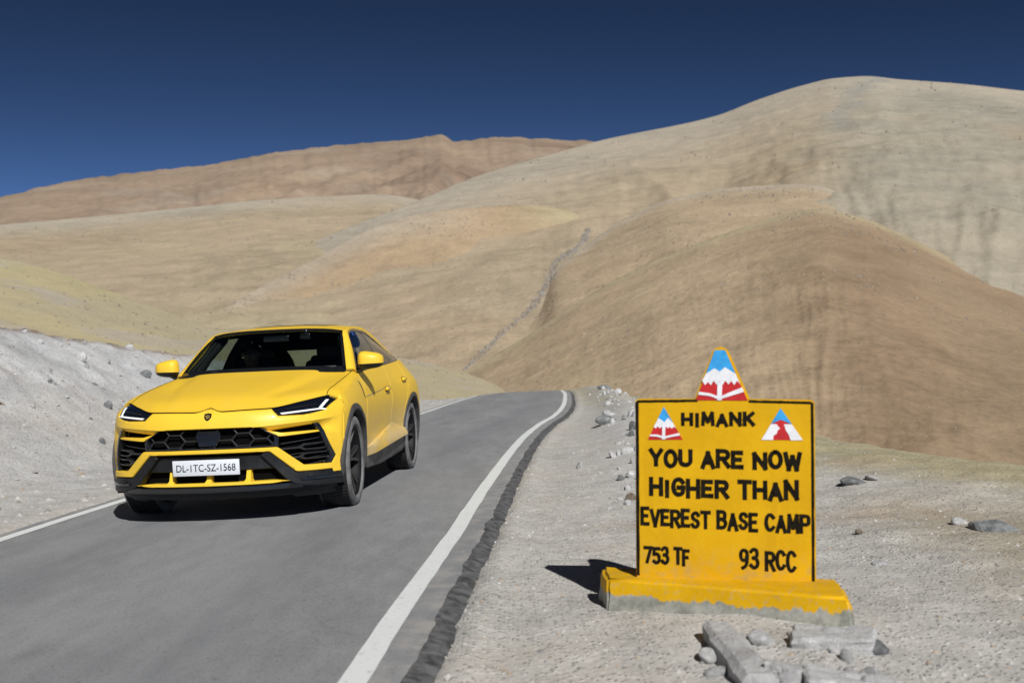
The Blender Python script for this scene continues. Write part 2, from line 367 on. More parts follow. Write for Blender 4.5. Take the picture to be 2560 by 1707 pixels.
# hills: each ridge surveyed from the photograph, set at its own distance, with a front slope, spurs and a back slope
def hill(name, ridge, r0, zb, tone, amp=0.035, rib=9.0, seed=0, na=640, nr=190, power=1.0, back=0.55, mat='hill', tone_fn=None, crest_rough=0.0):
    az = []; e = []; R = []
    for u, v, d in ridge:
        x, y, z = ray(u, v); az.append(math.atan2(x, y)); e.append(z / math.hypot(x, y)); R.append(d)
    az = np.array(az); a = np.linspace(az[0], az[-1], na)
    E = pchip(a, az, e); Rd = pchip(a, az, R)
    if crest_rough: E = E + crest_rough * fbm(a * 60, a * 0 + seed, 4, 2.1, 0.6)
    zr = CAM_H + Rd * E
    tf = np.concatenate([np.linspace(0, 1, nr), 1 + np.linspace(0, 1, 16)[1:] ** 1.5 * 1.2])
    A, Tt = np.meshgrid(a, tf, indexing='ij'); RR = r0 + (Rd[:, None] - r0) * Tt
    t = np.clip(Tt, 0, 1)
    prof = (1 - (1 - t) ** 1.0) ** power
    S = (zr[:, None] - zb)
    Z = zb + S * prof
    over = np.clip(Tt - 1, 0, None); L = (Rd[:, None] - r0)
    Z = Z - back * L * (np.sqrt(over ** 2 + 0.004) - 0.0632) * np.clip(S / np.maximum(L, 1), .15, 1) * 1.4
    X = RR * np.sin(A); Y = RR * np.cos(A)
    fade = np.clip(1 - t, 0, 1) ** 0.7 * np.clip(t * 4, 0, 1)
    arc = A * Rd[:, None]
    q = arc / np.maximum(rib * 0.035 * np.mean(Rd), 1e-3)
    w1 = vnoise(q * 0.55 + 2.5 * vnoise(t * 2.0 + seed, q * .3), t * 1.2 + seed * 3.1); w2 = vnoise(q * 1.7 + 1.5 * vnoise(t * 3 + seed, q), t * 2.2 + seed)
    w3 = vnoise(q * 4.1 + 1.2 * vnoise(t * 6 + seed, q * 2), t * 3.5 + seed * 1.7); w4 = vnoise(q * 9.5 + 1.0 * vnoise(t * 12 + seed, q * 4), t * 6.5 + seed * .7)
    relief = 0.16 * (0.3 - np.abs(w3)) + 0.07 * (0.3 - np.abs(w4)) + (0.55 - np.abs(w1) * 1.6) + 0.35 * (0.4 - np.abs(w2))
    fine = fbm(X * 8 / np.mean(Rd) * 3, Y * 8 / np.mean(Rd) * 3 + seed, 5, 2.1, 0.55)
    Z = Z + fade * amp * np.abs(S) * (relief - 0.35 + 0.30 * fine)
    o = fastgrid(name, np.stack([X, Y, Z], -1), M[mat], flip=True); tag(o, kind='structure')
    base = np.tile(np.array(tone), (X.size, 1)).reshape(*X.shape, 3)
    pn = fbm(X * 5 / np.mean(Rd), Y * 5 / np.mean(Rd) + seed * 2, 4); pn2 = fbm(X * 14 / np.mean(Rd) + 40, Y * 14 / np.mean(Rd) + seed, 4)
    def mix(c, col, f): return c * (1 - f[..., None]) + np.array(col) * f[..., None]
    if tone_fn: base = tone_fn(base, A, t, pn, pn2, mix, relief)
    set_col(o, base.reshape(-1, 3)); return o
def az_of(u, v=900): x, y, z = ray(u, v); return math.atan2(x, y)
TAN = (0.410, 0.334, 0.232); PINK = (0.430, 0.322, 0.206); GREY = (0.428, 0.392, 0.326); YEL = (0.432, 0.382, 0.238); ORG = (0.385, 0.268, 0.175); GRN = (0.325, 0.310, 0.255)
def toneA(c, A, t, p, p2, mix, rl):
    c = mix(c, (0.235, 0.165, 0.12), sstep(-.05, .35, p) * sstep(-0.18, -0.02, A)); c = mix(c, (0.37, 0.24, 0.155), sstep(0.02, .3, p2) * sstep(0.75, 0.3, t) * sstep(-.10, -.3, A) * .9)
    c = mix(c, (0.36, 0.32, 0.27), sstep(0.1, .45, -p2) * .3); return mix(c, (0.23, 0.18, 0.125), 0.5 * sstep(.9, 1, t) * sstep(-.2, .2, p2))
hill('mountain', [(-6000, 674, 1500), (-2500, 602, 1500), (-700, 640, 1500), (-300, 560, 1500), (0, 495, 1550), (110, 466, 1600), (272, 439, 1650), (533, 410, 1700), (700, 380, 1700), (936, 356, 1700), (1020, 350, 1700), (1100, 338, 1700), (1118, 344, 1700), (1135, 354, 1700), (1245, 343, 1750), (1400, 350, 1750), (1500, 355, 1750), (1700, 400, 1750), (2000, 520, 1750)],
     560, -20, (0.325, 0.245, 0.178), 0.13, 1.5, 3, 620, 120, 0.9, tone_fn=toneA, crest_rough=0.0022)
def toneC(c, A, t, p, p2, mix, rl):
    c = mix(c, YEL, sstep(.05, .4, p) * .5); c = mix(c, GREY, sstep(.8, 1, t) * .8); return mix(c, ORG, sstep(.1, .4, -p) * .25)
hill('hill', [(-7000, 825, 560), (-3000, 633, 580), (-900, 640, 600), (-400, 590, 620), (0, 562, 650), (250, 540, 680), (479, 518, 700), (660, 500, 720), (840, 490, 740), (930, 486, 760), (1050, 500, 760), (1250, 600, 740), (1450, 800, 700)],
     130, -28, TAN, 0.06, 3.0, 5, tone_fn=toneC)
def toneB(c, A, t, p, p2, mix, rl):
    c = mix(c, GREY, sstep(.45, .95, t) * .75); c = mix(c, GRN, sstep(.27, .40, A + .06 * p2 + 0.06 * (1 - t)) * sstep(.98, .75, t) * .75); c = mix(c, PINK, sstep(.1, .4, p) * .45 * sstep(.8, .5, t)); return mix(c, (0.27, 0.28, 0.265), .55 * np.exp(-((A - 0.315 - 0.10 * (t - .7) - .02 * p2) / .010) ** 2) * sstep(.5, .65, t))
hill('hill', [(100, 930, 330), (300, 845, 360), (442, 775, 390), (774, 609, 480), (1050, 500, 560), (1200, 438, 640), (1390, 383, 740), (1500, 352, 800), (1790, 290, 880), (1900, 248, 920), (2014, 212, 950), (2080, 197, 960), (2155, 191, 960), (2250, 199, 950), (2400, 210, 930), (2560, 228, 900), (2900, 260, 880), (3400, 330, 860), (5500, 69, 840), (9000, -88, 800)],
     125, -28, TAN, 0.055, 3.2, 8, 640, 150, tone_fn=toneB)
def toneD(c, A, t, p, p2, mix, rl):
    c = mix(c, YEL, sstep(.86, .97, t) * sstep(-.02, .06, A) * .9); c = mix(c, GREY, sstep(.85, 1, t) * sstep(.0, -.08, A) * .6); return mix(c, ORG, sstep(.0, .45, p) * .18)
hill('hill', [(250, 960, 260), (480, 830, 300), (620, 735, 340), (800, 640, 390), (900, 585, 410), (992, 547, 425), (1112, 525, 430), (1300, 513, 440), (1400, 521, 440), (1455, 548, 430), (1480, 640, 410), (1500, 760, 380), (1520, 930, 330)],
     115, -26, PINK, 0.045, 3.5, 12, power=1.5, tone_fn=toneD)
def toneD2(c, A, t, p, p2, mix, rl):
    c = mix(c, GREY, sstep(.93, 1, t) * .6); return mix(c, PINK, sstep(.0, .4, p) * .6)
hill('hill', [(1120, 960, 220), (1172, 912, 230), (1258, 835, 255), (1345, 750, 285), (1392, 676, 305), (1470, 612, 335), (1560, 548, 365), (1700, 492, 380), (1850, 468, 390), (1990, 460, 390), (2150, 500, 380), (2300, 600, 370), (2500, 760, 350)],
     110, -25, (0.415, 0.324, 0.216), 0.055, 3.0, 15, tone_fn=toneD2)
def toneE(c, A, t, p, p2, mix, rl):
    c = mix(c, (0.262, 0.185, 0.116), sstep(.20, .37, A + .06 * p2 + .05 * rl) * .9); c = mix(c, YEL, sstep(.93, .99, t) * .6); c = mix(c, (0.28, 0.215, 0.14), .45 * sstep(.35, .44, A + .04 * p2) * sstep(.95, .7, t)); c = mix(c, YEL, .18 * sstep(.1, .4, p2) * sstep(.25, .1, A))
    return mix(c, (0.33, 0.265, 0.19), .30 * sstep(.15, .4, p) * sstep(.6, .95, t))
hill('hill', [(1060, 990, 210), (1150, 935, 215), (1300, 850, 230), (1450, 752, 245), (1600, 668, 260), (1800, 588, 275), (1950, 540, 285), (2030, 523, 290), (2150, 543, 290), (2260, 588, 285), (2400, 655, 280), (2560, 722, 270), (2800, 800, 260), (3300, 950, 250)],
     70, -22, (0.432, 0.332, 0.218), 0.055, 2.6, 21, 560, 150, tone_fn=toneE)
def toneF(c, A, t, p, p2, mix, rl):
    c = mix(c, (0.47, 0.41, 0.235), sstep(-.1, .3, p) * .8); return mix(c, (0.42, 0.38, 0.33), sstep(.1, .4, p2) * .6)
hill('hill', [(-20000, 1800, 80), (-7000, 825, 80), (-3000, 586, 76), (-900, 470, 70), (-400, 555, 66), (0, 642, 62), (120, 672, 60), (218, 707, 58), (380, 765, 54), (544, 822, 50), (760, 860, 47), (1023, 898, 45), (1130, 922, 44), (1230, 958, 42), (1300, 1000, 40)],
     16, -2.2, (0.42, 0.365, 0.24), 0.02, 6, 27, 620, 110, 1.0, mat='slope', tone_fn=toneF)

# loose stones on the hillsides and along the gully, too many to count
HILLS = [o for o in COL.objects if o.name.split('.')[0] == 'hill']
def hill_stones(name, P, S, mats, label, seed):
    rg = np.random.default_rng(seed); base = np.array([(0, 0, .8), (1, 0, -.3), (.3, .9, -.3), (-.8, .55, -.3), (-.8, -.6, -.3), (.35, -.95, -.3)]); tr = np.array([(0, 1, 2), (0, 2, 3), (0, 3, 4), (0, 4, 5), (0, 5, 1)])
    n = len(P); a = rg.random(n) * 6.28; q = base[None] * rg.uniform(.6, 1.2, (n, 6, 3)) * S[:, None, None]
    X = q[..., 0] * np.cos(a)[:, None] - q[..., 1] * np.sin(a)[:, None]; Y = q[..., 0] * np.sin(a)[:, None] + q[..., 1] * np.cos(a)[:, None]
    V = np.stack([X, Y, q[..., 2]], -1) + P[:, None]; F = (tr[None] + 6 * np.arange(n)[:, None, None]).reshape(-1, 3)
    me = D.meshes.new(name); me.from_pydata(V.reshape(-1, 3).tolist(), [], F.tolist()); me.update(); o = link(name, me, None, None, 0)
    for m_ in mats: me.materials.append(m_)
    me.polygons.foreach_set('material_index', np.repeat(rg.integers(0, len(mats), n), 5).astype(np.int32)); tag(o, label, 'stones', kind='stuff'); return o
rgh = np.random.default_rng(77); PP = []; SS = []
for o in HILLS:
    n = len(o.data.vertices); co = np.empty(n * 3, np.float32); o.data.vertices.foreach_get('co', co); co = co.reshape(-1, 3)
    r = np.hypot(co[:, 0], co[:, 1]); cl = fbm(co[:, 0] * .03, co[:, 1] * .03, 3) + .5 * fbm(co[:, 0] * .009 + 5, co[:, 1] * .009, 2)
    w = np.clip(cl + .12, 0, None) ** 1.6 * (r > 30) * np.where(r < 100, .25, 1) + .01; k = min(n, 2600); idx = rgh.choice(n, k, replace=False, p=w / w.sum())
    p = co[idx] + np.stack([rgh.normal(size=k) * .006 * r[idx], rgh.normal(size=k) * .002 * r[idx], np.zeros(k)], 1); PP.append(co[idx]); SS.append((.0007 + .0017 * rgh.random(k) ** 3) * r[idx])
hill_stones('hillside_stones', np.concatenate(PP), np.concatenate(SS), [M['hillstone'], M['hillstone'], M['rock_tan']], 'loose brown and grey stones scattered over the bare hillsides', 5)
from mathutils.bvhtree import BVHTree
bv = []
for o in HILLS: bv.append(BVHTree.FromPolygons([v.co for v in o.data.vertices], [tuple(p.vertices) for p in o.data.polygons]))
gl = np.array([(1470, 572), (1462, 600), (1430, 630), (1388, 655), (1372, 700), (1350, 745), (1318, 780), (1258, 832), (1215, 872), (1160, 925)], float); PP = []; SS = []
for k in range(2200):
    t = rgh.random() * (len(gl) - 1); i = int(t); u, v = gl[i] + (gl[i + 1] - gl[i]) * (t - i); wd = 2.5 + 3.5 * abs(math.sin(t * 2.1)); u += rgh.normal() * wd; v += rgh.normal() * wd * .5
    d = Vector(ray(u, v)).normalized(); best = None
    for b_ in bv:
        h = b_.ray_cast(Vector((0, 0, CAM_H)), d)
        if h[0] is not None and (best is None or h[3] < best[1]): best = (h[0], h[3])
    if best: PP.append(tuple(best[0])); SS.append(best[1] * (.0006 + .0016 * rgh.random() ** 3))
hill_stones('gully_stones', np.array(PP), np.array(SS), [M['scree'], M['scree'], M['hillstone']], 'grey rubble lying along the thin gully that runs down between the hills', 6)

# ================================================================== THE CAR (x forward, y to its left, z up, origin under the front axle)
def paint():
    m, nt, b = mat_new('yellow_paint'); co = objco(nt)
    sx = nt.nodes.new('ShaderNodeSeparateXYZ'); nt.links.new(co, sx.inputs[0])
    low = mrange(nt, sx.outputs['Z'], 0.98, 0.40, 0.0, 1.0)
    rear = mrange(nt, sx.outputs['X'], 0.35, -0.6, 0.0, 1.0)
    f = mth(nt, 'ADD', mth(nt, 'MULTIPLY', noise(nt, 3.5, 6, 0.65, mapping(nt, co, (0.5, 1, 1.4))), 0.9), mth(nt, 'MULTIPLY', noise(nt, 30, 4, 0.6, co), 0.25))
    d = mth(nt, 'MULTIPLY', mth(nt, 'MULTIPLY', low, rear), mrange(nt, f, 0.42, 0.72, 0.25, 0.95))
    d = mth(nt, 'MULTIPLY', d, 0.8, clamp=True)
    thin = mrange(nt, noise(nt, 5, 5, 0.6, co), 0.4, 0.75, 0.0, 0.06)
    d = mth(nt, 'MAXIMUM', d, thin)
    nt.links.new(mixc(nt, d, (0.86, 0.555, 0.040), (0.52, 0.42, 0.28)), b.inputs['Base Color'])
    nt.links.new(mth(nt, 'MULTIPLY_ADD', d, 0.40, 0.44), b.inputs['Roughness'])
    nt.links.new(mth(nt, 'MULTIPLY_ADD', d, -0.10, 0.10), b.inputs['Coat Weight']); b.inputs['Coat Roughness'].default_value = 0.16; b.inputs['Specular IOR Level'].default_value = 0.3
    return m
M['paint'] = paint()
M['black'] = simple('black_plastic', (0.011, 0.012, 0.014), 0.5, vary=0.3, vscale=20, spec=0.3)
M['gloss'] = simple('gloss_black', (0.010, 0.011, 0.013), 0.18, coat=0.4)
M['void'] = simple('unlit_interior_black', (0.004, 0.004, 0.004), 0.95, spec=0.04)
M['mesh'] = simple('grille_black', (0.022, 0.023, 0.026), 0.35)
def dusty(name, col, dust, lo, hi, amt, rough):
    m, nt, b = mat_new(name); co = objco(nt)
    f = noise(nt, 6, 6, 0.65, co); d = mrange(nt, f, lo, hi, 0.25 * amt, amt)
    nt.links.new(mixc(nt, d, col, dust), b.inputs['Base Color']); b.inputs['Roughness'].default_value = rough; bump(nt, b, noise(nt, 120, 2, 0.5, co), 0.15, 0.002); return m
M['mould'] = simple('dusty_moulding', (0.36, 0.29, 0.12), 0.6, vary=.2)
M['rimblk'] = simple('rim_black', (0.010, 0.0105, 0.012), 0.55, vary=.2, spec=0.15)
M['sill'] = dusty('dusty_grey_skirt', (0.035, 0.036, 0.038), (0.21, 0.20, 0.19), 0.35, 0.7, 0.65, 0.6)
M['arch'] = dusty('dusty_arch_trim', (0.03, 0.03, 0.032), (0.20, 0.19, 0.18), 0.4, 0.75, 0.35, 0.6)
M['tyre'] = dusty('dusty_tyre', (0.05, 0.052, 0.055), (0.25, 0.25, 0.25), 0.3, 0.65, 0.75, 0.85)
M['tread'] = simple('tyre_tread', (0.018, 0.018, 0.018), 0.9, vary=0.3)
M['rim'] = dusty('dark_rim', (0.012, 0.0125, 0.014), (0.08, 0.078, 0.075), 0.45, 0.8, 0.2, 0.42)
M['disc'] = simple('brake_disc', (0.035, 0.034, 0.033), 0.6, 0.3)
M['lampglass'] = simple('dark_lamp_glass', (0.006, 0.008, 0.014), 0.06, coat=0.8)
M['drl'] = simple('daylight_lamp', (0.85, 0.86, 0.88), 0.3, emit=((0.95, 0.97, 1.0), 0.3))
M['plate'] = simple('number_plate_white', (0.70, 0.73, 0.78), 0.5)
M['ink'] = simple('plate_black', (0.02, 0.02, 0.025), 0.5)
M['gold'] = simple('badge_gold', (0.45, 0.33, 0.10), 0.35, 0.7)
M['cabin'] = simple('cabin_black', (0.010, 0.010, 0.011), 0.7)
M['seat'] = simple('seat_leather', (0.014, 0.014, 0.015), 0.55)
M['blue'] = simple('sticker_blue', (0.02, 0.07, 0.33), 0.5)
M['red'] = simple('lamp_red', (0.30, 0.01, 0.01), 0.2, coat=0.5)
def glass(name, tint, fres=1.35, rough=0.0):
    m = D.materials.new(name); m.use_nodes = True; nt = m.node_tree; nt.nodes.clear()
    out = nt.nodes.new('ShaderNodeOutputMaterial'); mx = nt.nodes.new('ShaderNodeMixShader'); t = nt.nodes.new('ShaderNodeBsdfTransparent'); g = nt.nodes.new('ShaderNodeBsdfGlossy'); lw = nt.nodes.new('ShaderNodeLayerWeight'); lw.inputs[0].default_value = 0.5; r0 = ((fres - 1) / (fres + 1)) ** 2
    fo = mth(nt, 'MULTIPLY_ADD', mth(nt, 'POWER', lw.outputs['Facing'], 5.0), 0.9 - r0, r0)
    t.inputs[0].default_value = (*tint, 1); g.inputs['Roughness'].default_value = rough; g.inputs[0].default_value = (1, 1, 1, 1)
    nt.links.new(fo, mx.inputs[0]); nt.links.new(t.outputs[0], mx.inputs[1]); nt.links.new(g.outputs[0], mx.inputs[2]); nt.links.new(mx.outputs[0], out.inputs[0]); return m
M['wglass'] = glass('windscreen_glass', (0.62, 0.70, 0.66), 1.22); M['sglass'] = glass('side_glass', (0.42, 0.48, 0.46), 1.45)

CAR_YAW = 0.065826577
CAR = empty('car', (-2.3714, 9.3052, 0.0), math.atan2(-math.cos(CAR_YAW), -math.sin(CAR_YAW)))
tag(CAR, 'yellow sport utility coupe with black grilles driving towards us on the grey mountain road', 'car')

# ---- nose surface  X = F(Y, Z)
def planX(Y):
    Y = np.abs(Y); return pchip(Y, [0, .3, .5, .7, .8, .88, .94, .97, .985], [0, -.02, -.07, -.17, -.245, -.34, -.44, -.50, -.55])
def profX(Z): return pchip(Z, [.15, .22, .27, .34, .45, .60, .75, .85, .895, .925, .976, 1.0, 1.1], [.86, .95, .97, .965, .955, .965, .945, .918, .884, .822, .69, .62, .3])
def crease_z(Y): return np.interp(np.abs(Y), [0, .41, .83, .95, .99], [.762, .762, .79, .805, .815])
def tuck(Y, Z): return 0.95 * np.clip(crease_z(Y) - Z, 0, 0.05) * (1 - sstep(.86, .965, np.abs(Y)))
def nose(Y, Z, d):
    x = profX(Z) + planX(Y); e = 1e-3
    dx = (planX(np.abs(Y) + e) - planX(np.abs(Y) - e)) / (2 * e); l = np.sqrt(1 + dx * dx)
    return np.stack([x + d / l, Y - np.sign(Y) * dx / l * d, Z], -1)
# ---- flank surface  Y = S(X, Z)
SX = np.array([.49, .25, 0, -.3, -.6, -1.0, -1.6, -2.2, -2.55, -3.0, -3.4, -3.75, -4.0])
SZ = np.array([.20, .27, .42, .55, .70, .85, .97])
SYt = np.array([[.92, .945, .965, .974, .975, .965, .935], [.93, .96, .985, .99, .995, .985, .950], [.93, .96, .985, .995, 1.0, .99, .955], [.93, .95, .975, .985, .99, .975, .95],
    [.91, .93, .950, .952, .955, .957, .94], [.90, .925, .945, .932, .945, .957, .942], [.90, .925, .95, .930, .945, .958, .946], [.91, .93, .955, .938, .95, .966, .957],
    [.92, .94, .965, .962, .975, .987, .98], [.93, .96, .985, .995, 1.005, 1.012, 1.0], [.93, .955, .978, .99, 1.0, 1.0, .985], [.90, .93, .95, .96, .965, .96, .94], [.84, .87, .895, .905, .905, .90, .875]])
TOPX = np.array([.49, .395, .25, 0, -.3, -.66, -1.0, -1.6, -2.2, -2.6, -3.0, -3.4, -3.7, -4.0])
TOPY = np.array([.915, .915, .918, .918, .905, .872, .866, .866, .862, .856, .845, .80, .765, .70])
TOPZ = np.array([.93, .958, 1.000, 1.035, 1.078, 1.138, 1.166, 1.190, 1.215, 1.235, 1.252, 1.265, 1.19, 1.10])
def flankY(X, Z):
    X = np.asarray(X, float); Z = np.asarray(Z, float); sh = X.shape; X = X.ravel(); Z = Z.ravel()
    cols = [pchip(-X, -SX, SYt[:, k]) for k in range(len(SZ))]; ty = pchip(-X, -TOPX, TOPY); tz = pchip(-X, -TOPX, TOPZ)
    out = np.empty_like(X)
    zz = list(SZ)
    for i in range(len(X)):
        yy = [c[i] for c in cols]
        m = [j for j in range(len(zz)) if zz[j] < tz[i] - 0.03]
        xp = [zz[j] for j in m] + [tz[i], tz[i] + .2]; yp = [yy[j] for j in m] + [ty[i], ty[i] - .12]
        out[i] = pchip(np.array([Z[i]]), xp, yp)[0]
    return out.reshape(sh)
def topz(X): return pchip(-np.asarray(X, float), -TOPX, TOPZ)
def flank(X, Z, d): return np.stack([X, flankY(X, Z) + d, Z], -1)

# ---- a panel: polygon in a surface's own coordinates, cut fine enough to follow it, given thickness and a chamfered rim
def panel(name, poly, surf, mat, d=0.0, thick=0.03, bev=0.004, cu=(), cv=(), extra=None, parent=None, mirror=None, both=False, cuts=(), smooth=40, flip=None):
    bm = bmesh.new(); polys = [poly] if not both else [poly, [(-a, b) for a, b in poly][::-1]]
    for p in polys: bm.faces.new([bm.verts.new((a, b, 0)) for a, b in p])
    bmesh.ops.triangulate(bm, faces=bm.faces[:])
    for u in cu: bmesh.ops.bisect_plane(bm, geom=bm.verts[:] + bm.edges[:] + bm.faces[:], plane_co=(u, 0, 0), plane_no=(1, 0, 0), dist=1e-5)
    for v in cv: bmesh.ops.bisect_plane(bm, geom=bm.verts[:] + bm.edges[:] + bm.faces[:], plane_co=(0, v, 0), plane_no=(0, 1, 0), dist=1e-5)
    for (a, b_) in cuts:
        nrm = Vector((b_[1] - a[1], -(b_[0] - a[0]), 0)).normalized()
        bmesh.ops.bisect_plane(bm, geom=bm.verts[:] + bm.edges[:] + bm.faces[:], plane_co=(a[0], a[1], 0), plane_no=nrm, dist=1e-5)
    bmesh.ops.remove_doubles(bm, verts=bm.verts[:], dist=1e-5)
    for f in bm.faces:
        if f.normal.z < 0: f.normal_flip()
    if bev:
        r = bmesh.ops.inset_region(bm, faces=bm.faces[:], thickness=bev, use_boundary=True, use_even_offset=True)
    bd = [e for e in bm.edges if e.is_boundary]
    bv = {v for e in bd for v in e.verts}
    off = {v: (-bev if v in bv else 0.0) for v in bm.verts}
    ex = bmesh.ops.extrude_edge_only(bm, edges=bd)
    nv = [g for g in ex['geom'] if isinstance(g, bmesh.types.BMVert)]
    for v in nv: off[v] = -thick
    bm.verts.ensure_lookup_table()
    U = np.array([v.co.x for v in bm.verts]); Vv = np.array([v.co.y for v in bm.verts]); dd = np.array([off.get(v, 0.0) for v in bm.verts]) + d
    if extra is not None: dd = dd + extra(U, Vv)
    P = surf(U, Vv, dd)
    if mirror: P[:, 1] *= -1
    for v, p in zip(bm.verts, P): v.co = p
    bmesh.ops.recalc_face_normals(bm, faces=bm.faces[:])
    # outward check
    s = sum(((f.normal.x if surf is nose else (f.normal.y * (-1 if mirror else 1))) * f.calc_area()) for f in bm.faces if True)
    if s < 0: bmesh.ops.reverse_faces(bm, faces=bm.faces[:])
    me = D.meshes.new(name); bm.to_mesh(me); bm.free()
    return link(name, me, mat, parent or CAR, smooth)
CU = [s * a for a in list(np.arange(0.04, .8, .04)) + list(np.arange(.80, .985, .02)) for s in (1, -1)] + [0]
CUs = list(np.arange(0.0, .8, .05)) + list(np.arange(.80, .985, .02))
CZ = list(np.arange(.20, 1.0, .04))
def npanel(name, poly, mat, **k): 
    k.setdefault('both', True); k.setdefault('cu', CU); k.setdefault('cv', CZ); return panel(name, poly, nose, mat, **k)
def nside(name, poly, mat, sg, **k):
    k.setdefault('cu', CUs); k.setdefault('cv', CZ); return panel(name, poly, nose, mat, mirror=(sg < 0), **k)
ARCH = .468
# nose panel: hood edge, lamps' lower edge, arch edge, corner, intake surround, slot and grille edge
nose_poly = [(0, .918), (.03, .914), (.11, .890), (.30, .893), (.487, .896), (.546, .838), (.731, .836), (.867, .861), (.925, .944), (.950, .935), (.978, .90), (.978, .352), (.914, .359), (.906, .385), (.903, .437), (.931, .492), (.865, .70), (.833, .762),
             (.48, .726), (.41, .759), (.20, .762), (0, .762)]
npanel('front_bumper', nose_poly, M['paint'], thick=.05, bev=.005, extra=lambda U, V: -tuck(U, V) * sstep(.70, .72, V) - 0.006 * sstep(.72, .70, V) * (np.abs(U) < .95), cuts=[((.41, .762), (.83, .79)), ((-.83, .79), (-.41, .762)), ((.83, .79), (.95, .805)), ((-.95, .805), (-.83, .79))])
# dark backing behind every opening
npanel('grille_backing', [(0, .80), (.975, .80), (.972, .26), (0, .26)], M['void'], d=-.085, thick=.02, bev=0)
# frame: centre bar, arms and outer feet in body colour
npanel('bumper_frame', [(0, .598), (.537, .596), (.553, .588), (.722, .438), (.905, .431), (.905, .386), (.676, .392), (.662, .398), (.487, .562), (.470, .566), (0, .566)], M['paint'], d=.012, thick=.07, bev=.006)
for sg in (1, -1):
    nside('intake_blade', [(.455, .731), (.49, .724), (.578, .704), (.858, .707), (.860, .694), (.568, .676), (.553, .679)], M['paint'], sg, d=-.012, thick=.05, bev=.003)
    nside('intake_surround', [(.79, .764), (.833, .762), (.865, .70), (.931, .492), (.905, .434), (.875, .434), (.900, .492), (.838, .695), (.815, .735)], M['gloss'], sg, d=-.004, thick=.06, bev=.004)
    nside('grille_pillar', [(.528, .690), (.556, .668), (.549, .600), (.537, .598), (.515, .625)], M['gloss'], sg, d=-.02, thick=.05)
    # intake bars: two long bars that fork into a six-sided loop, and thin slanted louvres
    for zc in (.585, .510):
        L = [(.552 + (.585 - zc) * .95, zc - .004), (.70, zc), (.735, zc + .022), (.905 + (.585 - zc) * .16, zc + .024), (.905 + (.585 - zc) * .16, zc + .014), (.745, zc + .012), (.72, zc - .002), (.745, zc - .020), (.915 + (.585 - zc) * .16, zc - .020), (.915 + (.585 - zc) * .16, zc - .030), (.735, zc - .030), (.70, zc - .014), (.562 + (.585 - zc) * .95, zc - .016)]
        nside('intake_bar', L, M['mesh'], sg, d=-.022, thick=.035, bev=.002)
    for k in range(5):
        z0 = .64 - k * .047; y0 = .575 + max(0, (.60 - z0)) * 1.0; y1 = .853 + (.69 - z0) * .25
        nside('louvre', [(y0, z0 - .022), (y1, z0 + .008), (y1, z0 + .002), (y0, z0 - .028)], M['mesh'], sg, d=-.052, thick=.02, bev=0)
    nside('lower_corner_trim', [(.445, .562), (.487, .560), (.660, .396), (.676, .389), (.905, .382), (.914, .356), (.978, .350), (.978, .255), (.70, .275), (.620, .318), (.600, .335), (.415, .540)], M['black'], sg, d=.002, thick=.06, bev=.006)
    nside('corner_ridge', [(.69, .345), (.955, .335), (.965, .315), (.70, .322)], M['gloss'], sg, d=.014, thick=.02, bev=.004)
    fog = nside('corner_sensor', [(.765 + .02 * math.cos(a), .352 + .016 * math.sin(a)) for a in np.linspace(0, 2 * math.pi, 13)[:-1]], M['black'], sg, d=.022, thick=.02, bev=.003)
    # head lamp and its three-armed daylight lamp
    hl = nside('headlight', [(.487, .899), (.69, .939), (.846, .976), (.922, .948), (.867, .866), (.80, .842), (.731, .840), (.55, .842)], M['lampglass'], sg, d=-.006, thick=.05, bev=.004)
    nside('daylight_strip', [(.556, .861), (.822, .881), (.850, .946), (.868, .943), (.842, .882), (.876, .872), (.868, .866), (.832, .871), (.572, .850)], M['drl'], sg, d=.001, thick=.01, bev=.001, parent=hl)
    nside('lamp_rib', [(.60, .893), (.80, .916), (.80, .911), (.60, .888)], M['mesh'], sg, d=.000, thick=.01, bev=0, parent=hl)
# upper grille: honeycomb of bars, sensor housing
def in_grille(y, z):
    y = abs(y)
    if z > .757 or z < .602: return False
    lim = np.interp(z, [.602, .625, .688, .757], [.515, .525, .520, .412]); return y < lim
gV = []; w_, h_ = .185, .098
hexes = []
for i in range(-4, 5):
    for j in range(-2, 3):
        cy_ = i * w_ * .76; cz_ = .668 + j * h_ + (h_ / 2 if i % 2 else 0)
        pts = [(cy_ + w_ * .5, cz_), (cy_ + w_ * .26, cz_ + h_ / 2), (cy_ - w_ * .26, cz_ + h_ / 2), (cy_ - w_ * .5, cz_)]
        for a, b_ in zip(pts[:-1], pts[1:]): hexes.append((a, b_))
for a, b_ in hexes:
    ps = [(a[0] + (b_[0] - a[0]) * t, a[1] + (b_[1] - a[1]) * t) for t in np.linspace(0, 1, 9)]
    run = [p for p in ps if in_grille(*p)]
    if len(run) > 1:
        P = nose(np.array([p[0] for p in run]), np.array([p[1] for p in run]), np.full(len(run), -.035)); gV.append(tube_data(P, .0065, 5))
V, F = join_data(gV); mesh('grille_mesh', V, F, M['mesh'], CAR, 60)
npanel('grille_rim', [(0, .612), (.516, .612), (.527, .626), (.517, .688), (.408, .753), (.414, .7575), (.530, .690), (.541, .622), (.535, .600), (0, .600)], M['gloss'], d=-.012, thick=.04, bev=.002)
npanel('radar_sensor', [(0, .742), (.088, .742), (.104, .70), (.072, .622), (0, .622)], M['gloss'], d=-.018, thick=.04, bev=.006)
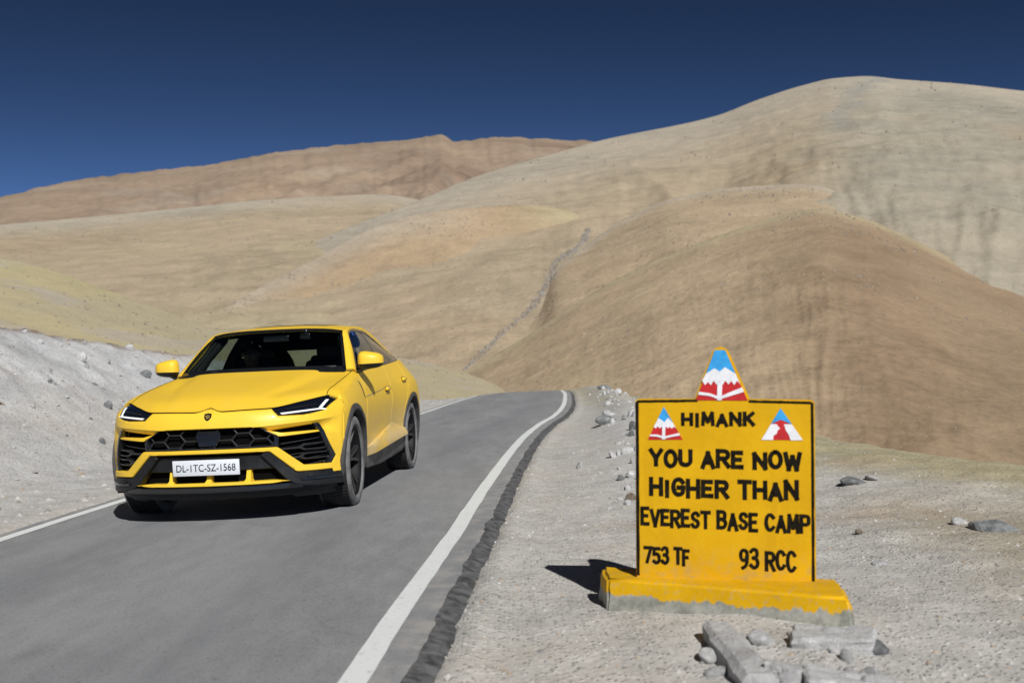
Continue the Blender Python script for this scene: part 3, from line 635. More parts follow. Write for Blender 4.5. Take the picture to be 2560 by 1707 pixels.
# lower centre: number plate band, opening with fins, coloured lip, splitter
npanel('plate_band', [(0, .545), (.445, .545), (.55, .428), (0, .428)], M['black'], d=-.028, thick=.04, bev=.006)
for yc in (-.31, 0.0, .31):
    V, F = [], []
    x0 = float(profX(np.array(.345)) + planX(np.array(yc)))
    for zz, hw, xf in [(.325, .034, .0), (.345, .024, -.004), (.36, .019, -.03), (.43, .017, -.05)]:
        V += [(x0 + xf, yc - hw, zz), (x0 + xf, yc + hw, zz), (x0 - .12, yc + hw, zz), (x0 - .12, yc - hw, zz)]
    for i in range(3):
        for k in range(4): a = i * 4 + k; b_ = i * 4 + (k + 1) % 4; F.append((a, b_, b_ + 4, a + 4))
    mesh('intake_fin', V, F, M['paint'], CAR, 30)
npanel('bumper_lip', [(0, .337), (.50, .337), (.625, .327), (.50, .315), (0, .313)], M['paint'], d=.006, thick=.12, bev=.004)
npanel('splitter', [(0, .306), (.62, .310), (.72, .290), (.70, .268), (0, .262)], M['gloss'], d=.022, thick=.16, bev=.006)
npanel('splitter_lower', [(0, .262), (.70, .268), (.965, .262), (.965, .225), (.70, .205), (0, .20)], M['black'], d=-.06, thick=.30, bev=.004)
for sg in (1, -1):
    nside('tyre_shade_panel', [(.62, .27), (.972, .27), (.972, .175), (.66, .175)], M['black'], sg, d=-.10, thick=.03, bev=.003)  # black panel added ahead of each front wheel to keep the tyre dark
# badge
bd = npanel('badge', [(0, .886), (.030, .880), (.029, .850), (.015, .832), (0, .824)], M['gloss'], d=.004, thick=.012, bev=.003)
npanel('badge_emblem', [(0, .876), (.012, .868), (.021, .870), (.017, .856), (.010, .852), (.008, .842), (0, .840)], M['gold'], d=.007, thick=.006, bev=.001, parent=bd)
# number plate with its characters
def text_mesh(name, s, mat, parent, M4, w, h, bold=0.012, depth=0.0015, sp=1.0, smooth=0):
    cu = D.curves.new('t', 'FONT'); cu.body = s; cu.align_x = 'CENTER'; cu.align_y = 'CENTER'; cu.size = 1.0; cu.offset = bold; cu.extrude = 0.5; cu.space_character = sp; cu.resolution_u = 4
    t = D.objects.new('t', cu); COL.objects.link(t); bpy.context.view_layer.update()
    me = D.meshes.new_from_object(t.evaluated_get(bpy.context.evaluated_depsgraph_get())); D.objects.remove(t); D.curves.remove(cu)
    co = np.empty(len(me.vertices) * 3, np.float32); me.vertices.foreach_get('co', co); co = co.reshape(-1, 3)
    lo, hi = co.min(0), co.max(0); c = (lo + hi) / 2; sc = np.array([w / (hi[0] - lo[0]), h / (hi[1] - lo[1]), depth / max(1e-6, hi[2] - lo[2])])
    co = (co - c) * sc; A = np.array(M4); co = co @ A[:3, :3].T + A[:3, 3]
    me.vertices.foreach_set('co', co.astype(np.float32).ravel()); me.update(); me.name = name
    return link(name, me, mat, parent, smooth)
px0 = .972
bm = bmesh.new(); add_box(bm, (px0, -.006, .462), (.012, .535, .122), bevel=.003)
for v in bm.verts: v.co.x += (v.co.z - .462) * .05
me = D.meshes.new('number_plate'); bm.to_mesh(me); bm.free(); plate = link('number_plate', me, M['plate'], CAR)
R = Matrix(((0, 0, 1, px0 + .0068), (1, 0, 0, -.006), (0, 1, 0, .462), (0, 0, 0, 1)))
text_mesh('plate_characters', 'DL-1TC-SZ-1568', M['ink'], plate, R, .475, .056, 0.006, .0012)
bm = bmesh.new(); add_box(bm, (px0 - .03, -.006, .47), (.05, .50, .09)); me = D.meshes.new('plate_bracket'); bm.to_mesh(me); bm.free(); link('plate_bracket', me, M['black'], CAR)

# ---- hood and front wing tops: one bicubic sheet from control rows
rows = np.array([
 [(.825, 0, .922), (.878, .11, .894), (.852, .30, .899), (.808, .487, .903), (.605, .69, .942), (.392, .86, .976), (.365, .922, .956)],
 [(.62, 0, 1.005), (.62, .15, 1.004), (.61, .33, 1.000), (.60, .48, .985), (.45, .69, 1.000), (.27, .85, 1.020), (.25, .918, 1.000)],
 [(.25, 0, 1.088), (.25, .20, 1.088), (.24, .42, 1.080), (.22, .565, 1.048), (.14, .73, 1.056), (.03, .855, 1.064), (0, .918, 1.035)],
 [(-.10, 0, 1.152), (-.10, .20, 1.152), (-.12, .45, 1.147), (-.15, .62, 1.112), (-.2, .755, 1.108), (-.27, .852, 1.110), (-.3, .905, 1.078)],
 [(-.33, 0, 1.197), (-.34, .20, 1.197), (-.38, .45, 1.193), (-.47, .64, 1.178), (-.56, .765, 1.166), (-.63, .838, 1.160), (-.66, .872, 1.138)]], float)
def sheet(ctrl, nu, nv):
    n, m, _ = ctrl.shape; tu = np.linspace(0, n - 1, nu); tv = np.linspace(0, m - 1, nv)
    A = np.stack([np.stack([pchip(tv, np.arange(m), ctrl[i, :, k]) for k in range(3)], -1) for i in range(n)], 0)
    return np.stack([np.stack([pchip(tu, np.arange(n), A[:, j, k]) for j in range(nv)], 1) for k in range(3)], -1)
H1 = sheet(rows, 49, 61); jh = 48   # hood | wing seam
def mirrored(P): Q = P.copy(); Q[..., 1] *= -1; return Q
def strip_normal_offset(P, d):
    du = np.gradient(P, axis=0); dv = np.gradient(P, axis=1); n = np.cross(du, dv); n /= np.linalg.norm(n, axis=-1, keepdims=True) + 1e-9
    n[n[..., 2] < 0] *= -1; return P + n * d
def skirt_grid(name, P, mat, thick=.02, parent=None, up=True, smooth=40):
    """open sheet with a turned-down rim so it has thickness"""
    n, m = P.shape[:2]; idx = np.arange(n * m).reshape(n, m); V = [tuple(p) for p in P.reshape(-1, 3)]; F = []
    du = np.gradient(P, axis=0); dv = np.gradient(P, axis=1); nn = np.cross(du, dv); nn /= np.linalg.norm(nn, axis=-1, keepdims=True) + 1e-9
    for i in range(n - 1):
        for j in range(m - 1): F.append((idx[i, j], idx[i, j + 1], idx[i + 1, j + 1], idx[i + 1, j]))
    s = 1.0 if up else -1.0
    rim = [(0, j) for j in range(m)] + [(i, m - 1) for i in range(1, n)] + [(n - 1, j) for j in range(m - 2, -1, -1)] + [(i, 0) for i in range(n - 2, 0, -1)]
    b0 = len(V)
    for (i, j) in rim: V.append(tuple(P[i, j] - s * nn[i, j] * -thick))
    k = len(rim)
    for t in range(k):
        a = idx[rim[t]]; b_ = idx[rim[(t + 1) % k]]; F.append((a, b_, b0 + (t + 1) % k, b0 + t))
    bm = bmesh.new(); vv = [bm.verts.new(v) for v in V]
    for f in F:
        try: bm.faces.new([vv[int(q)] for q in f])
        except ValueError: pass
    bmesh.ops.remove_doubles(bm, verts=bm.verts[:], dist=1e-6); bmesh.ops.recalc_face_normals(bm, faces=bm.faces[:])
    me = D.meshes.new(name); bm.to_mesh(me); bm.free(); return link(name, me, mat, parent or CAR, smooth)
HH = np.concatenate([mirrored(H1[:, :jh + 1])[:, ::-1], H1[:, 1:jh + 1]], 1)
# du x dv: rows run backwards (-x), columns run to +y -> normal points down, so 'up' thickness goes along +n
skirt_grid('hood', HH, M['paint'], .025)
gapc = .0045
for sg in (1, -1):
    Wp = H1[:, jh:].copy(); d0 = (Wp[:, 1] - Wp[:, 0]); Wp[:, 0] += d0 / (np.linalg.norm(d0, axis=-1, keepdims=True) + 1e-9) * gapc
    if sg < 0: Wp = mirrored(Wp)[:, ::-1]
    skirt_grid('wing_top', Wp, M['paint'], .025)
for sg in (1, -1):
    L_ = H1[0, :jh + 3].copy(); L_[:, 0] += .006; L_[:, 2] -= .001; L_[:, 1] *= sg; tube('hood_seam', L_, .0042, M['void'], CAR, 6)
    L_ = strip_normal_offset(H1, .0005)[:, jh].copy(); L_[:, 1] *= sg; tube('hood_seam', L_, .0028, M['void'], CAR, 6)
U_ = strip_normal_offset(H1, -.03); fastgrid('hood_underside', np.concatenate([mirrored(U_)[:, ::-1], U_[:, 1:]], 1), M['void'], CAR)
# ---- flanks: wing, doors, rear quarter, each its own panel with real gaps between
def arc_pts(cx_, r, z0, z1, n=26, start_front=True):
    """arch edge from the front foot over the top to the rear foot"""
    a0 = math.asin(max(-1, min(1, (z0 - .392) / r))); a1 = math.pi - math.asin(max(-1, min(1, (z1 - .392) / r)))
    return [(cx_ + r * math.cos(a), .392 + r * math.sin(a)) for a in np.linspace(a0, a1, n)]
def top_pts(x0, x1, n): return [(x, float(topz(x)) - .001) for x in np.linspace(x0, x1, n)]
CX = list(np.arange(-4.0, .5, .07)); CZs = list(np.arange(.24, 1.3, .05))
fp = arc_pts(0, ARCH, .545, .42)          # front foot -> rear foot
wing = fp + [(-.62, .42), (-.655, .70), (-.675, 1.0), (-.690, float(topz(-.690)) - .001)] + top_pts(-.66, .305, 26) + [(.312, .955), (.332, .928), (.372, .895), (.406, .85), (.433, .75), (.446, .60)]
rp = arc_pts(-3.003, ARCH, .42, .42)
fdoor = [(-.6245, .42), (-1.925, .42), (-1.935, .80), (-1.955, float(topz(-1.955)) - .001)] + top_pts(-1.93, -.695, 20) + [(-.680, 1.0), (-.660, .70)]
ra = [p for p in arc_pts(-3.003, ARCH + .06, .42, .42)]
front_ra = [p for p in ra if p[0] > -2.80]
rdoor = [(-1.930, .42), (-2.50, .42)] + [(-2.505, .50), (-2.535, .62), (-2.60, .74), (-2.70, .86), (-2.79, .99), (-2.84, float(topz(-2.84)) - .001)] + top_pts(-2.82, -1.96, 16) + [(-1.940, .80)]
quarter = [(-2.5045, .42)] + rp[0:] + [(-3.75, .42), (-3.99, .45)] + [(-3.99, float(topz(-3.99)) - .001)] + top_pts(-3.97, -2.846, 18) + [(-2.795, .99), (-2.705, .86), (-2.605, .74), (-2.540, .62), (-2.510, .50)]
doors = {}
for sg in (1, -1):
    mk = dict(mirror=(sg < 0), cu=CX, cv=CZs, thick=.03, bev=.003)
    panel('front_wing', wing, flank, M['paint'], **mk)
    fd = panel('door', fdoor, flank, M['paint'], **mk); rd = panel('door', rdoor, flank, M['paint'], **mk)
    panel('rear_quarter', quarter, flank, M['paint'], **mk)
    doors[sg] = (fd, rd)
    # dark shell behind the gaps
    panel('flank_inner', [(.47, .40)] + arc_pts(0, ARCH + .012, .40, .42) + [(-2.45, .42)] + arc_pts(-3.003, ARCH + .012, .42, .42) + [(-3.95, .42), (-3.95, 1.05), (-3.4, 1.22), (-2.2, 1.17), (-.7, 1.08), (.3, .93), (.47, .89)], flank, M['void'], mirror=(sg < 0), cu=CX[::2], cv=CZs[::2], thick=.02, bev=0, d=-.022)
    # skirt, coloured sill blade, arch trims
    skirt = [(-.47, .25), (-.50, .41), (-.58, .412), (-1.3, .425), (-2.2, .435), (-2.48, .435), (-2.545, .41), (-2.55, .25), (-1.5, .215)]
    panel('side_skirt', [(-.44, .265), (-.50, .43), (-2.50, .43), (-2.56, .255), (-1.5, .225)], flank, M['sill'], mirror=(sg < 0), cu=CX, cv=CZs, thick=.10, bev=.008, d=.006)
    panel('sill_blade', [(-.545, .372), (-.545, .452), (-1.30, .520), (-1.92, .594), (-2.02, .596), (-2.50, .515), (-2.53, .455), (-2.52, .432), (-1.6, .405)], flank, M['paint'], mirror=(sg < 0), cu=CX, cv=CZs, thick=.06, bev=.004, d=.004, extra=lambda U, Vv: .045 * sstep(.60, .43, Vv) * sstep(-.5, -.9, U))
    for cxa, nm in ((0, 'f'), (-3.003, 'r')):
        o_ = arc_pts(cxa, ARCH + .028, .28, .28, 30); i_ = arc_pts(cxa, ARCH - .022, .28, .28, 30)
        panel('arch_trim', o_ + i_[::-1], flank, M['arch'], mirror=(sg < 0), cu=CX[::2], cv=[], thick=.07, bev=.006, d=.016)
        # wheel-house liner
        P = np.array([[(cxa + (ARCH + .005) * math.cos(a), sg * y, .392 + (ARCH + .005) * math.sin(a)) for y in (.965, .80, .62)] for a in np.linspace(-.35, math.pi + .35, 24)])
        fastgrid('wheel_liner', P, M['void'], CAR)
    # door handles, wing vent
    for hx, hz, dd in ((-1.70, .965, fd), (-2.62, 1.045, rd)):
        sp_ = flankY(np.array([hx]), np.array([hz]))[0]
        bm = bmesh.new(); add_box(bm, (hx, sg * (sp_ + .020), hz), (.19, .032, .034), bevel=.011); me = D.meshes.new('handle'); bm.to_mesh(me); bm.free(); link('handle', me, M['paint'], dd)
        bm = bmesh.new(); add_box(bm, (hx, sg * (sp_ + .002), hz - .006), (.15, .012, .055), bevel=.005); me = D.meshes.new('handle_recess'); bm.to_mesh(me); bm.free(); link('handle_recess', me, M['black'], dd)
    panel('wing_vent', [(-.52, 1.075), (-.565, 1.055), (-.605, .93), (-.60, .905), (-.575, .94)], flank, M['gloss'], mirror=(sg < 0), cu=[], cv=[.95, 1.0, 1.04], thick=.01, bev=.002, d=.004)
    panel('waist_moulding', [(-.67, .925), (-1.92, .995), (-1.92, .985), (-.67, .915)], flank, M['mould'], mirror=(sg < 0), cu=CX, cv=[], thick=.008, bev=.001, d=.002, parent=fd)

# ---- greenhouse
def poly3(pts, n, key=0):
    p = np.array(pts, float); s = np.concatenate([[0], np.cumsum(np.linalg.norm(np.diff(p, axis=0), axis=1))]); t = np.linspace(0, s[-1], n)
    return np.stack([pchip(t, s, p[:, k]) for k in range(3)], -1)
cowl = [(-.345, 0, 1.198), (-.36, .25, 1.198), (-.41, .48, 1.194), (-.49, .66, 1.190), (-.60, .785, 1.184)]
head = [(-1.07, 0, 1.598), (-1.08, .25, 1.596), (-1.10, .42, 1.590), (-1.12, .54, 1.580), (-1.15, .640, 1.563)]
inner = [(-.60, .785, 1.184), (-.90, .705, 1.392), (-1.15, .640, 1.563), (-1.5, .610, 1.608), (-2.0, .585, 1.628), (-2.5, .565, 1.607), (-3.0, .560, 1.520), (-3.4, .565, 1.385), (-3.78, .60, 1.17)]
outer = [(-.70, .862, 1.150), (-.98, .772, 1.360), (-1.27, .668, 1.545), (-1.6, .655, 1.580), (-2.0, .652, 1.572), (-2.5, .645, 1.515), (-3.0, .668, 1.410), (-3.40, .735, 1.288), (-3.78, .745, 1.165)]
belt = [(-.70, .864, 1.143), (-1.0, .868, 1.168), (-1.6, .866, 1.192), (-2.2, .862, 1.217), (-2.6, .856, 1.237), (-3.0, .838, 1.252), (-3.40, .740, 1.284)]
bc = poly3(cowl, 25); bh = poly3(head, 25)
ws = np.stack([bc * (1 - t) + bh * t + np.array([.035, 0, .02]) * math.sin(math.pi * t) * 0.6 for t in np.linspace(0, 1, 15)], 0)
WS = np.concatenate([mirrored(ws)[:, ::-1], ws[:, 1:]], 1)
fastgrid('windscreen', WS, M['wglass'], CAR)
# black printed border round the screen
def border(P, k0, k1, name, parent):
    B = strip_normal_offset(P[k0[0]:k0[1], k1[0]:k1[1]], .002); fastgrid(name, B, M['gloss'], parent)
border(WS, (0, 2), (0, 49), 'screen_border', CAR); border(WS, (14 - 1, 15), (0, 49), 'screen_border', CAR); border(WS, (0, 15), (0, 2), 'screen_border', CAR); border(WS, (0, 15), (47, 49), 'screen_border', CAR)
NP = 70
inn = poly3(inner, NP); out = poly3(outer, NP)
for sg in (1, -1):
    cols = []
    for t in np.linspace(0, 1, 7):
        p = inn * (1 - t) + out * t; b_ = math.sin(math.pi * t); cols.append(p + np.array([0, .020, .016]) * b_)
    P = np.stack(cols, 1)
    if sg < 0: P = mirrored(P)[:, ::-1]
    skirt_grid('roof_pillar', P, M['paint'], .03)
# roof skin and rear glass from the roof rails inwards
zc = lambda x: pchip(-np.asarray(x), [1.07, 1.3, 1.7, 2.2, 2.6, 3.0, 3.4, 3.78], [1.598, 1.632, 1.655, 1.660, 1.642, 1.585, 1.44, 1.22])
ri = inn[(inn[:, 0] <= -1.149)]
rr = []
for t in np.linspace(-1, 1, 25):
    k = abs(t) ** 2.2; c = ri.copy(); c[:, 1] = ri[:, 1] * t; x = ri[:, 0] + .08 * (1 - k) * np.clip((ri[:, 0] + 1.6) / .45, 0, 1); c[:, 0] = x
    c[:, 2] = ri[:, 2] * k + zc(x) * (1 - k); rr.append(c)
RF = np.stack(rr, 1); iR = int(np.argmin(np.abs(ri[:, 0] + 3.02)))
skirt_grid('roof', RF[:iR + 1], M['paint'], .03)
i0 = int(np.argmin(np.abs(ri[:, 0] + 1.45))); i1 = int(np.argmin(np.abs(ri[:, 0] + 2.5)))
hl_ = RF[:iR + 1].copy(); hl_[..., 2] -= .06; hl_[..., 1] *= .97; fastgrid('headliner', hl_, M['cabin'], CAR)
for sg in (1, -1):
    for f0, nm in ((0.0, 'pillar_trim'),):
        q = inn.copy(); q2 = out.copy(); q[:, 2] -= .035; q2[:, 2] -= .03; q2[:, 1] -= .03; q[:, 1] -= .05; q[:, 0] -= .03
        P = np.stack([q * (1 - t) + q2 * t for t in np.linspace(0, 1, 4)], 1); P[..., 1] *= sg; fastgrid(nm, P, M['cabin'], CAR)
    tube('pillar_lining', [(-.74, sg * .76, 1.12), (-1.0, sg * .69, 1.34), (-1.28, sg * .60, 1.53)], [.075, .06, .05], M['cabin'], CAR, 8)
    tube('belt_trim', [(-1.93, sg * .78, 1.16), (-1.98, sg * .70, 1.38), (-2.0, sg * .58, 1.55)], [.07, .06, .05], M['cabin'], CAR, 8)
fastgrid('sunroof', strip_normal_offset(RF[i0:i1, 4:21], .006), M['gloss'], CAR)
fastgrid('rear_window', RF[iR:], M['sglass'], CAR)
tube('rear_window_frame', RF[iR - 1], .022, M['gloss'], CAR, 6); tube('rear_window_frame', RF[-1], .03, M['gloss'], CAR, 6)
for sg in (1, -1):
    top_c = poly3(outer[:8], 61); bel = poly3(belt, 61)
    xs = np.linspace(-.72, -3.38, 61)
    tc = np.stack([pchip(-xs, -top_c[:, 0], top_c[:, k]) for k in range(3)], -1); bl = np.stack([pchip(-xs, -bel[:, 0], bel[:, k]) for k in range(3)], -1)
    P = np.stack([bl * (1 - t) + tc * t + np.array([0, .018, 0]) * math.sin(math.pi * t) - np.array([0, .010, 0]) for t in np.linspace(0.01, .99, 9)], 1)
    if sg < 0: P = mirrored(P)[:, ::-1]
    kB = int(np.argmin(np.abs(xs + 1.96)))
    fd, rd = doors[sg]
    fw_ = fastgrid('window', P[:kB], M['sglass'], fd); rw_ = fastgrid('window', P[kB + 3:], M['sglass'], rd)
    border(P, (kB - 1, kB + 4), (0, 9), 'centre_pillar', CAR)
    for X, nm, par in ((P, 'window_seal', CAR),):
        loop = np.concatenate([X[:, 0], X[::-1, -1]]) if sg > 0 else np.concatenate([X[:, -1], X[::-1, 0]])
        tube('window_seal', list(loop) + [loop[0]], .016, M['gloss'], CAR, 6)
    if sg > 0:
        st = strip_normal_offset(P[15:18, 7:9], .004); s_ = fastgrid('windscreen_sticker', st, M['blue'], CAR)
    # mirror: shell, dark lower half, glass, arm
    bm = bmesh.new(); bmesh.ops.create_uvsphere(bm, u_segments=24, v_segments=14, radius=1.0)
    for v in bm.verts:
        x, y, z = v.co; y2 = math.copysign(abs(y) ** .6, y); z2 = math.copysign(abs(z) ** .62, z); xx = x * .095 * (1 if x > 0 else .55)
        hgt = .080 * (1 - .20 * y2); v.co = (-.70 + xx - .02 * y2, sg * ((.998 if sg > 0 else .955) + y2 * .118), 1.258 + z2 * hgt - .004 * y2)
    lowf = [f for f in bm.faces if f.calc_center_median().z < 1.236]
    bm2 = bm.copy(); bmesh.ops.delete(bm, geom=lowf, context='FACES')
    bmesh.ops.recalc_face_normals(bm, faces=bm.faces[:])
    me = D.meshes.new('mirror'); bm.to_mesh(me); bm.free(); mir = link('mirror', me, M['paint'], fd if False else CAR, 60)
    hi = [f for f in bm2.faces if f.calc_center_median().z >= 1.236]; bmesh.ops.delete(bm2, geom=hi, context='FACES'); bmesh.ops.recalc_face_normals(bm2, faces=bm2.faces[:])
    me = D.meshes.new('mirror_base'); bm2.to_mesh(me); bm2.free(); link('mirror_base', me, M['black'], mir, 60)
    tube('mirror_arm', [(-.72, sg * .85, 1.160), (-.715, sg * .90, 1.178), (-.71, sg * .955, 1.215)], [.030, .024, .026], M['gloss'], mir, 8)
    gm = [(-.748 - .003, sg * ((1.0 if sg > 0 else .958) + .088 * math.cos(a)), 1.264 + .050 * math.sin(a)) for a in np.linspace(0, 2 * math.pi, 17)[:-1]]
    mesh('mirror_glass', gm, [tuple(range(16)) if sg < 0 else tuple(range(16))[::-1]], M['lampglass'], mir, 0)
# wipers and cowl strip
Cw = np.stack([np.concatenate([mirrored(bc)[::-1], bc[1:]]) + np.array(dv_) for dv_ in ((.075, 0, -.022), (.035, 0, -.012), (-.005, 0, .004))], 1); fastgrid('cowl_strip', Cw, M['black'], CAR)
tube('wiper', [(-.40, -.42, 1.205), (-.42, -.05, 1.212), (-.46, .30, 1.222)], .009, M['black'], CAR, 6); tube('wiper', [(-.40, .20, 1.205), (-.46, .50, 1.214), (-.55, .70, 1.215)], .009, M['black'], CAR, 6)

# ---- tail (hardly seen): boot lid, bumper, lamps
tz = [(.30, -4.00, .86), (.45, -4.08, .90), (.70, -4.12, .905), (.90, -4.10, .90), (1.0, -4.13, .86), (1.10, -4.04, .70), (1.17, -3.79, .60)]
P = np.array([[(x + .13 * abs(t) ** 4, t * y, z) for t in np.linspace(-1, 1, 25)] for z, x, y in tz]); P2 = np.stack([np.stack([pchip(np.linspace(0, 6, 25), np.arange(7), P[:, j, k]) for j in range(25)], 1) for k in range(3)], -1)
fastgrid('tailgate', P2, M['paint'], CAR)
bm = bmesh.new(); add_box(bm, (-4.125, 0, .90), (.05, 1.60, .10), bevel=.02); me = D.meshes.new('tail_light'); bm.to_mesh(me); bm.free(); link('tail_light', me, M['red'], CAR)
bm = bmesh.new(); add_box(bm, (-4.06, 0, .42), (.16, 1.5, .26), bevel=.03); me = D.meshes.new('rear_diffuser'); bm.to_mesh(me); bm.free(); link('rear_diffuser', me, M['black'], CAR)
# floor, cabin tub, dashboard, seats
def boxes(name, L, mat, parent=None, bev=.02, smooth=40):
    bm = bmesh.new()
    for c, s in L: add_box(bm, c, s, bevel=min(bev, min(s) * .4))
    me = D.meshes.new(name); bm.to_mesh(me); bm.free(); return link(name, me, mat, parent or CAR, smooth)
boxes('underbody', [((-1.6, 0, .30), (4.4, 1.10, .16)), ((-1.5, 0, .31), (2.0, 1.76, .14)), ((.25, 0, .55), (.75, 1.10, .5)), ((-3.5, 0, .60), (1.0, 1.1, .5))], M['void'])
boxes('cabin_trim', [((-2.0, .80, .76), (2.8, .06, .82)), ((-2.0, -.80, .76), (2.8, .06, .82)), ((-3.42, 0, .95), (.5, 1.5, .46)), ((-.62, 0, .80), (.10, 1.55, .60))], M['cabin'])
boxes('rear_pillar_trim', [((-2.85, .55, 1.30), (.40, .14, .30)), ((-2.75, -.60, 1.30), (.30, .08, .30)), ((-2.85, 0, 1.47), (.25, 1.05, .10))], M['cabin'], bev=.04)
boxes('dashboard', [((-.74, 0, 1.02), (.50, 1.52, .28)), ((-.60, 0, 1.11), (.46, 1.35, .08)), ((-.90, -.38, 1.10), (.20, .36, .10)), ((-1.2, 0, .66), (1.0, .26, .45))], M['cabin'], bev=.05)
for y in (.38, -.38):
    boxes('front_seat', [((-1.38, y, .62), (.52, .50, .16)), ((-1.66, y, .96), (.16, .50, .66)), ((-1.69, y, 1.27), (.12, .42, .14)), ((-1.70, y, 1.36), (.11, .29, .18)), ((-1.63, y + .22, .94), (.20, .09, .56)), ((-1.63, y - .22, .94), (.20, .09, .56))], M['seat'], bev=.045)
boxes('rear_seat', [((-2.45, 0, .66), (.50, 1.36, .18)), ((-2.74, 0, .95), (.16, 1.36, .52)), ((-2.76, .40, 1.27), (.10, .30, .20)), ((-2.76, -.46, 1.23), (.10, .26, .10)), ((-2.76, 0, 1.20), (.10, .3, .10))], M['seat'], bev=.04)
sw = [( -1.02 - .11 * math.sin(a) * .45, -.38 + .185 * math.cos(a), 1.045 + .185 * math.sin(a) * .92) for a in np.linspace(0, 2 * math.pi, 25)]
V, F = join_data([tube_data(sw, .017, 8), tube_data([(-.85, -.38, 1.02), (-1.02, -.38, 1.045)], .045, 10), tube_data([(-1.02, -.56, 1.045), (-1.02, -.20, 1.045)], .018, 6)]); mesh('steering_wheel', V, F, M['cabin'], CAR, 60)
boxes('rear_view_mirror', [((-1.06, 0, 1.505), (.03, .25, .065))], M['gloss'], bev=.012)
boxes('dash_camera', [((-1.02, .30, 1.515), (.05, .10, .055)), ((-1.04, .30, 1.555), (.03, .03, .05))], M['gloss'], bev=.01)

# ---- wheels
def wheel(xc, yc, sg, steer=0.0):
    prof = [(.300, -.120), (.318, -.142), (.350, -.146), (.375, -.138), (.389, -.118), (.392, -.08), (.392, .08), (.389, .118), (.375, .138), (.350, .146), (.318, .142), (.300, .120)]
    Mx = Matrix.Translation((xc, sg * yc, .392)) @ Matrix.Rotation(steer, 4, 'Z')
    def put(name, V, F, mat, parent=None, sm=40):
        V = [Mx @ Vector((v[0], v[1] * sg, v[2])) for v in V]
        if sg > 0: F = [tuple(f)[::-1] for f in F]
        return mesh(name, V, F, mat, parent or CAR, sm)
    rimp = [(.300, -.118), (.285, -.112), (.268, -.05), (.262, .02), (.272, .090), (.286, .118), (.300, .128), (.306, .120)]
    V, F = lathe(rimp, 60); w = put('wheel', V, F, M['rimblk'])
    V, F = lathe(prof, 72); ty = put('tyre', V, F, M['tyre'], w); ty.data.materials.append(M['tread'])
    for i_, p_ in enumerate(ty.data.polygons): p_.material_index = 1 if 4 <= (i_ % (len(prof) - 1)) <= 6 else 0
    tb = []
    for k in range(72):
        a = 2 * math.pi * k / 72
        for yy in (-.09, -.03, .03, .09):
            a2 = a + yy * .4; c = Vector((.3925 * math.cos(a2), yy, .3925 * math.sin(a2))); t = Vector((-math.sin(a2), 0, math.cos(a2))); n = Vector((math.cos(a2), 0, math.sin(a2))); b_ = Vector((0, 1, 0))
            q = [c + t * sx * .012 + b_ * sy * .024 + n * sn for sn in (-.006, .0045) for sx, sy in ((-1, -1), (1, -1), (1, 1), (-1, 1))]
            tb.append((q, [(4, 5, 6, 7), (0, 1, 5, 4), (1, 2, 6, 5), (2, 3, 7, 6), (3, 0, 4, 7)]))
    V, F = join_data(tb); o = put('tread_blocks', V, F, M['tread'], w, 0); o['kind'] = 'stuff'
    V, F = lathe([(.02, -.06), (.285, -.06), (.285, -.075), (.02, -.075)], 36); put('dark_backing_disc', V, F, M['void'], w)  # black disc added to hide the sunlit ground seen between the spokes
    V, F = lathe([(.02, .02), (.205, .02), (.205, -.015), (.02, -.015)], 48); put('brake_disc', V, F, M['disc'], w)
    bm = bmesh.new(); add_box(bm, (.17, .01, .06), (.10, .09, .20), bevel=.015); V = [v.co.copy() for v in bm.verts]; F = [tuple(v.index for v in f.verts) for f in bm.faces]; bm.free(); put('brake_caliper', V, F, M['black'], w)
    V, F = lathe([(.0, .078), (.035, .078), (.05, .070), (.072, .060), (.076, .03)], 24); put('hub_cap', V, F, M['rim'], w)
    for k in range(5):
        for s2 in (-1, 1):
            a = 2 * math.pi * k / 5 + math.pi / 2 + .18; a1 = a + s2 * .10; a2 = a + s2 * .235
            def at(r, ang, y): return Vector((r * math.cos(ang), y, r * math.sin(ang)))
            L = [(.055, a1, .055, .020), (.14, a + s2 * .13, .082, .017), (.22, a + s2 * .19, .100, .016), (.288, a2, .112, .022)]
            V = []
            for r, ang, y, hw in L:
                c = at(r, ang, y); t = Vector((-math.sin(ang), 0, math.cos(ang)))
                V += [c - t * hw * .75, c + t * hw * .75, c + t * hw + Vector((0, -.035, 0)), c - t * hw + Vector((0, -.035, 0))]
            F = [(0, 1, 2, 3)] + [(i * 4 + q, i * 4 + (q + 1) % 4, i * 4 + 4 + (q + 1) % 4, i * 4 + 4 + q) for i in range(3) for q in range(4)]
            put('spoke', V, F, M['rim'], w, 30)
    return w
for sg in (1, -1):
    wheel(0, .838, sg, rad(2.0)); wheel(-3.003, .842, sg)

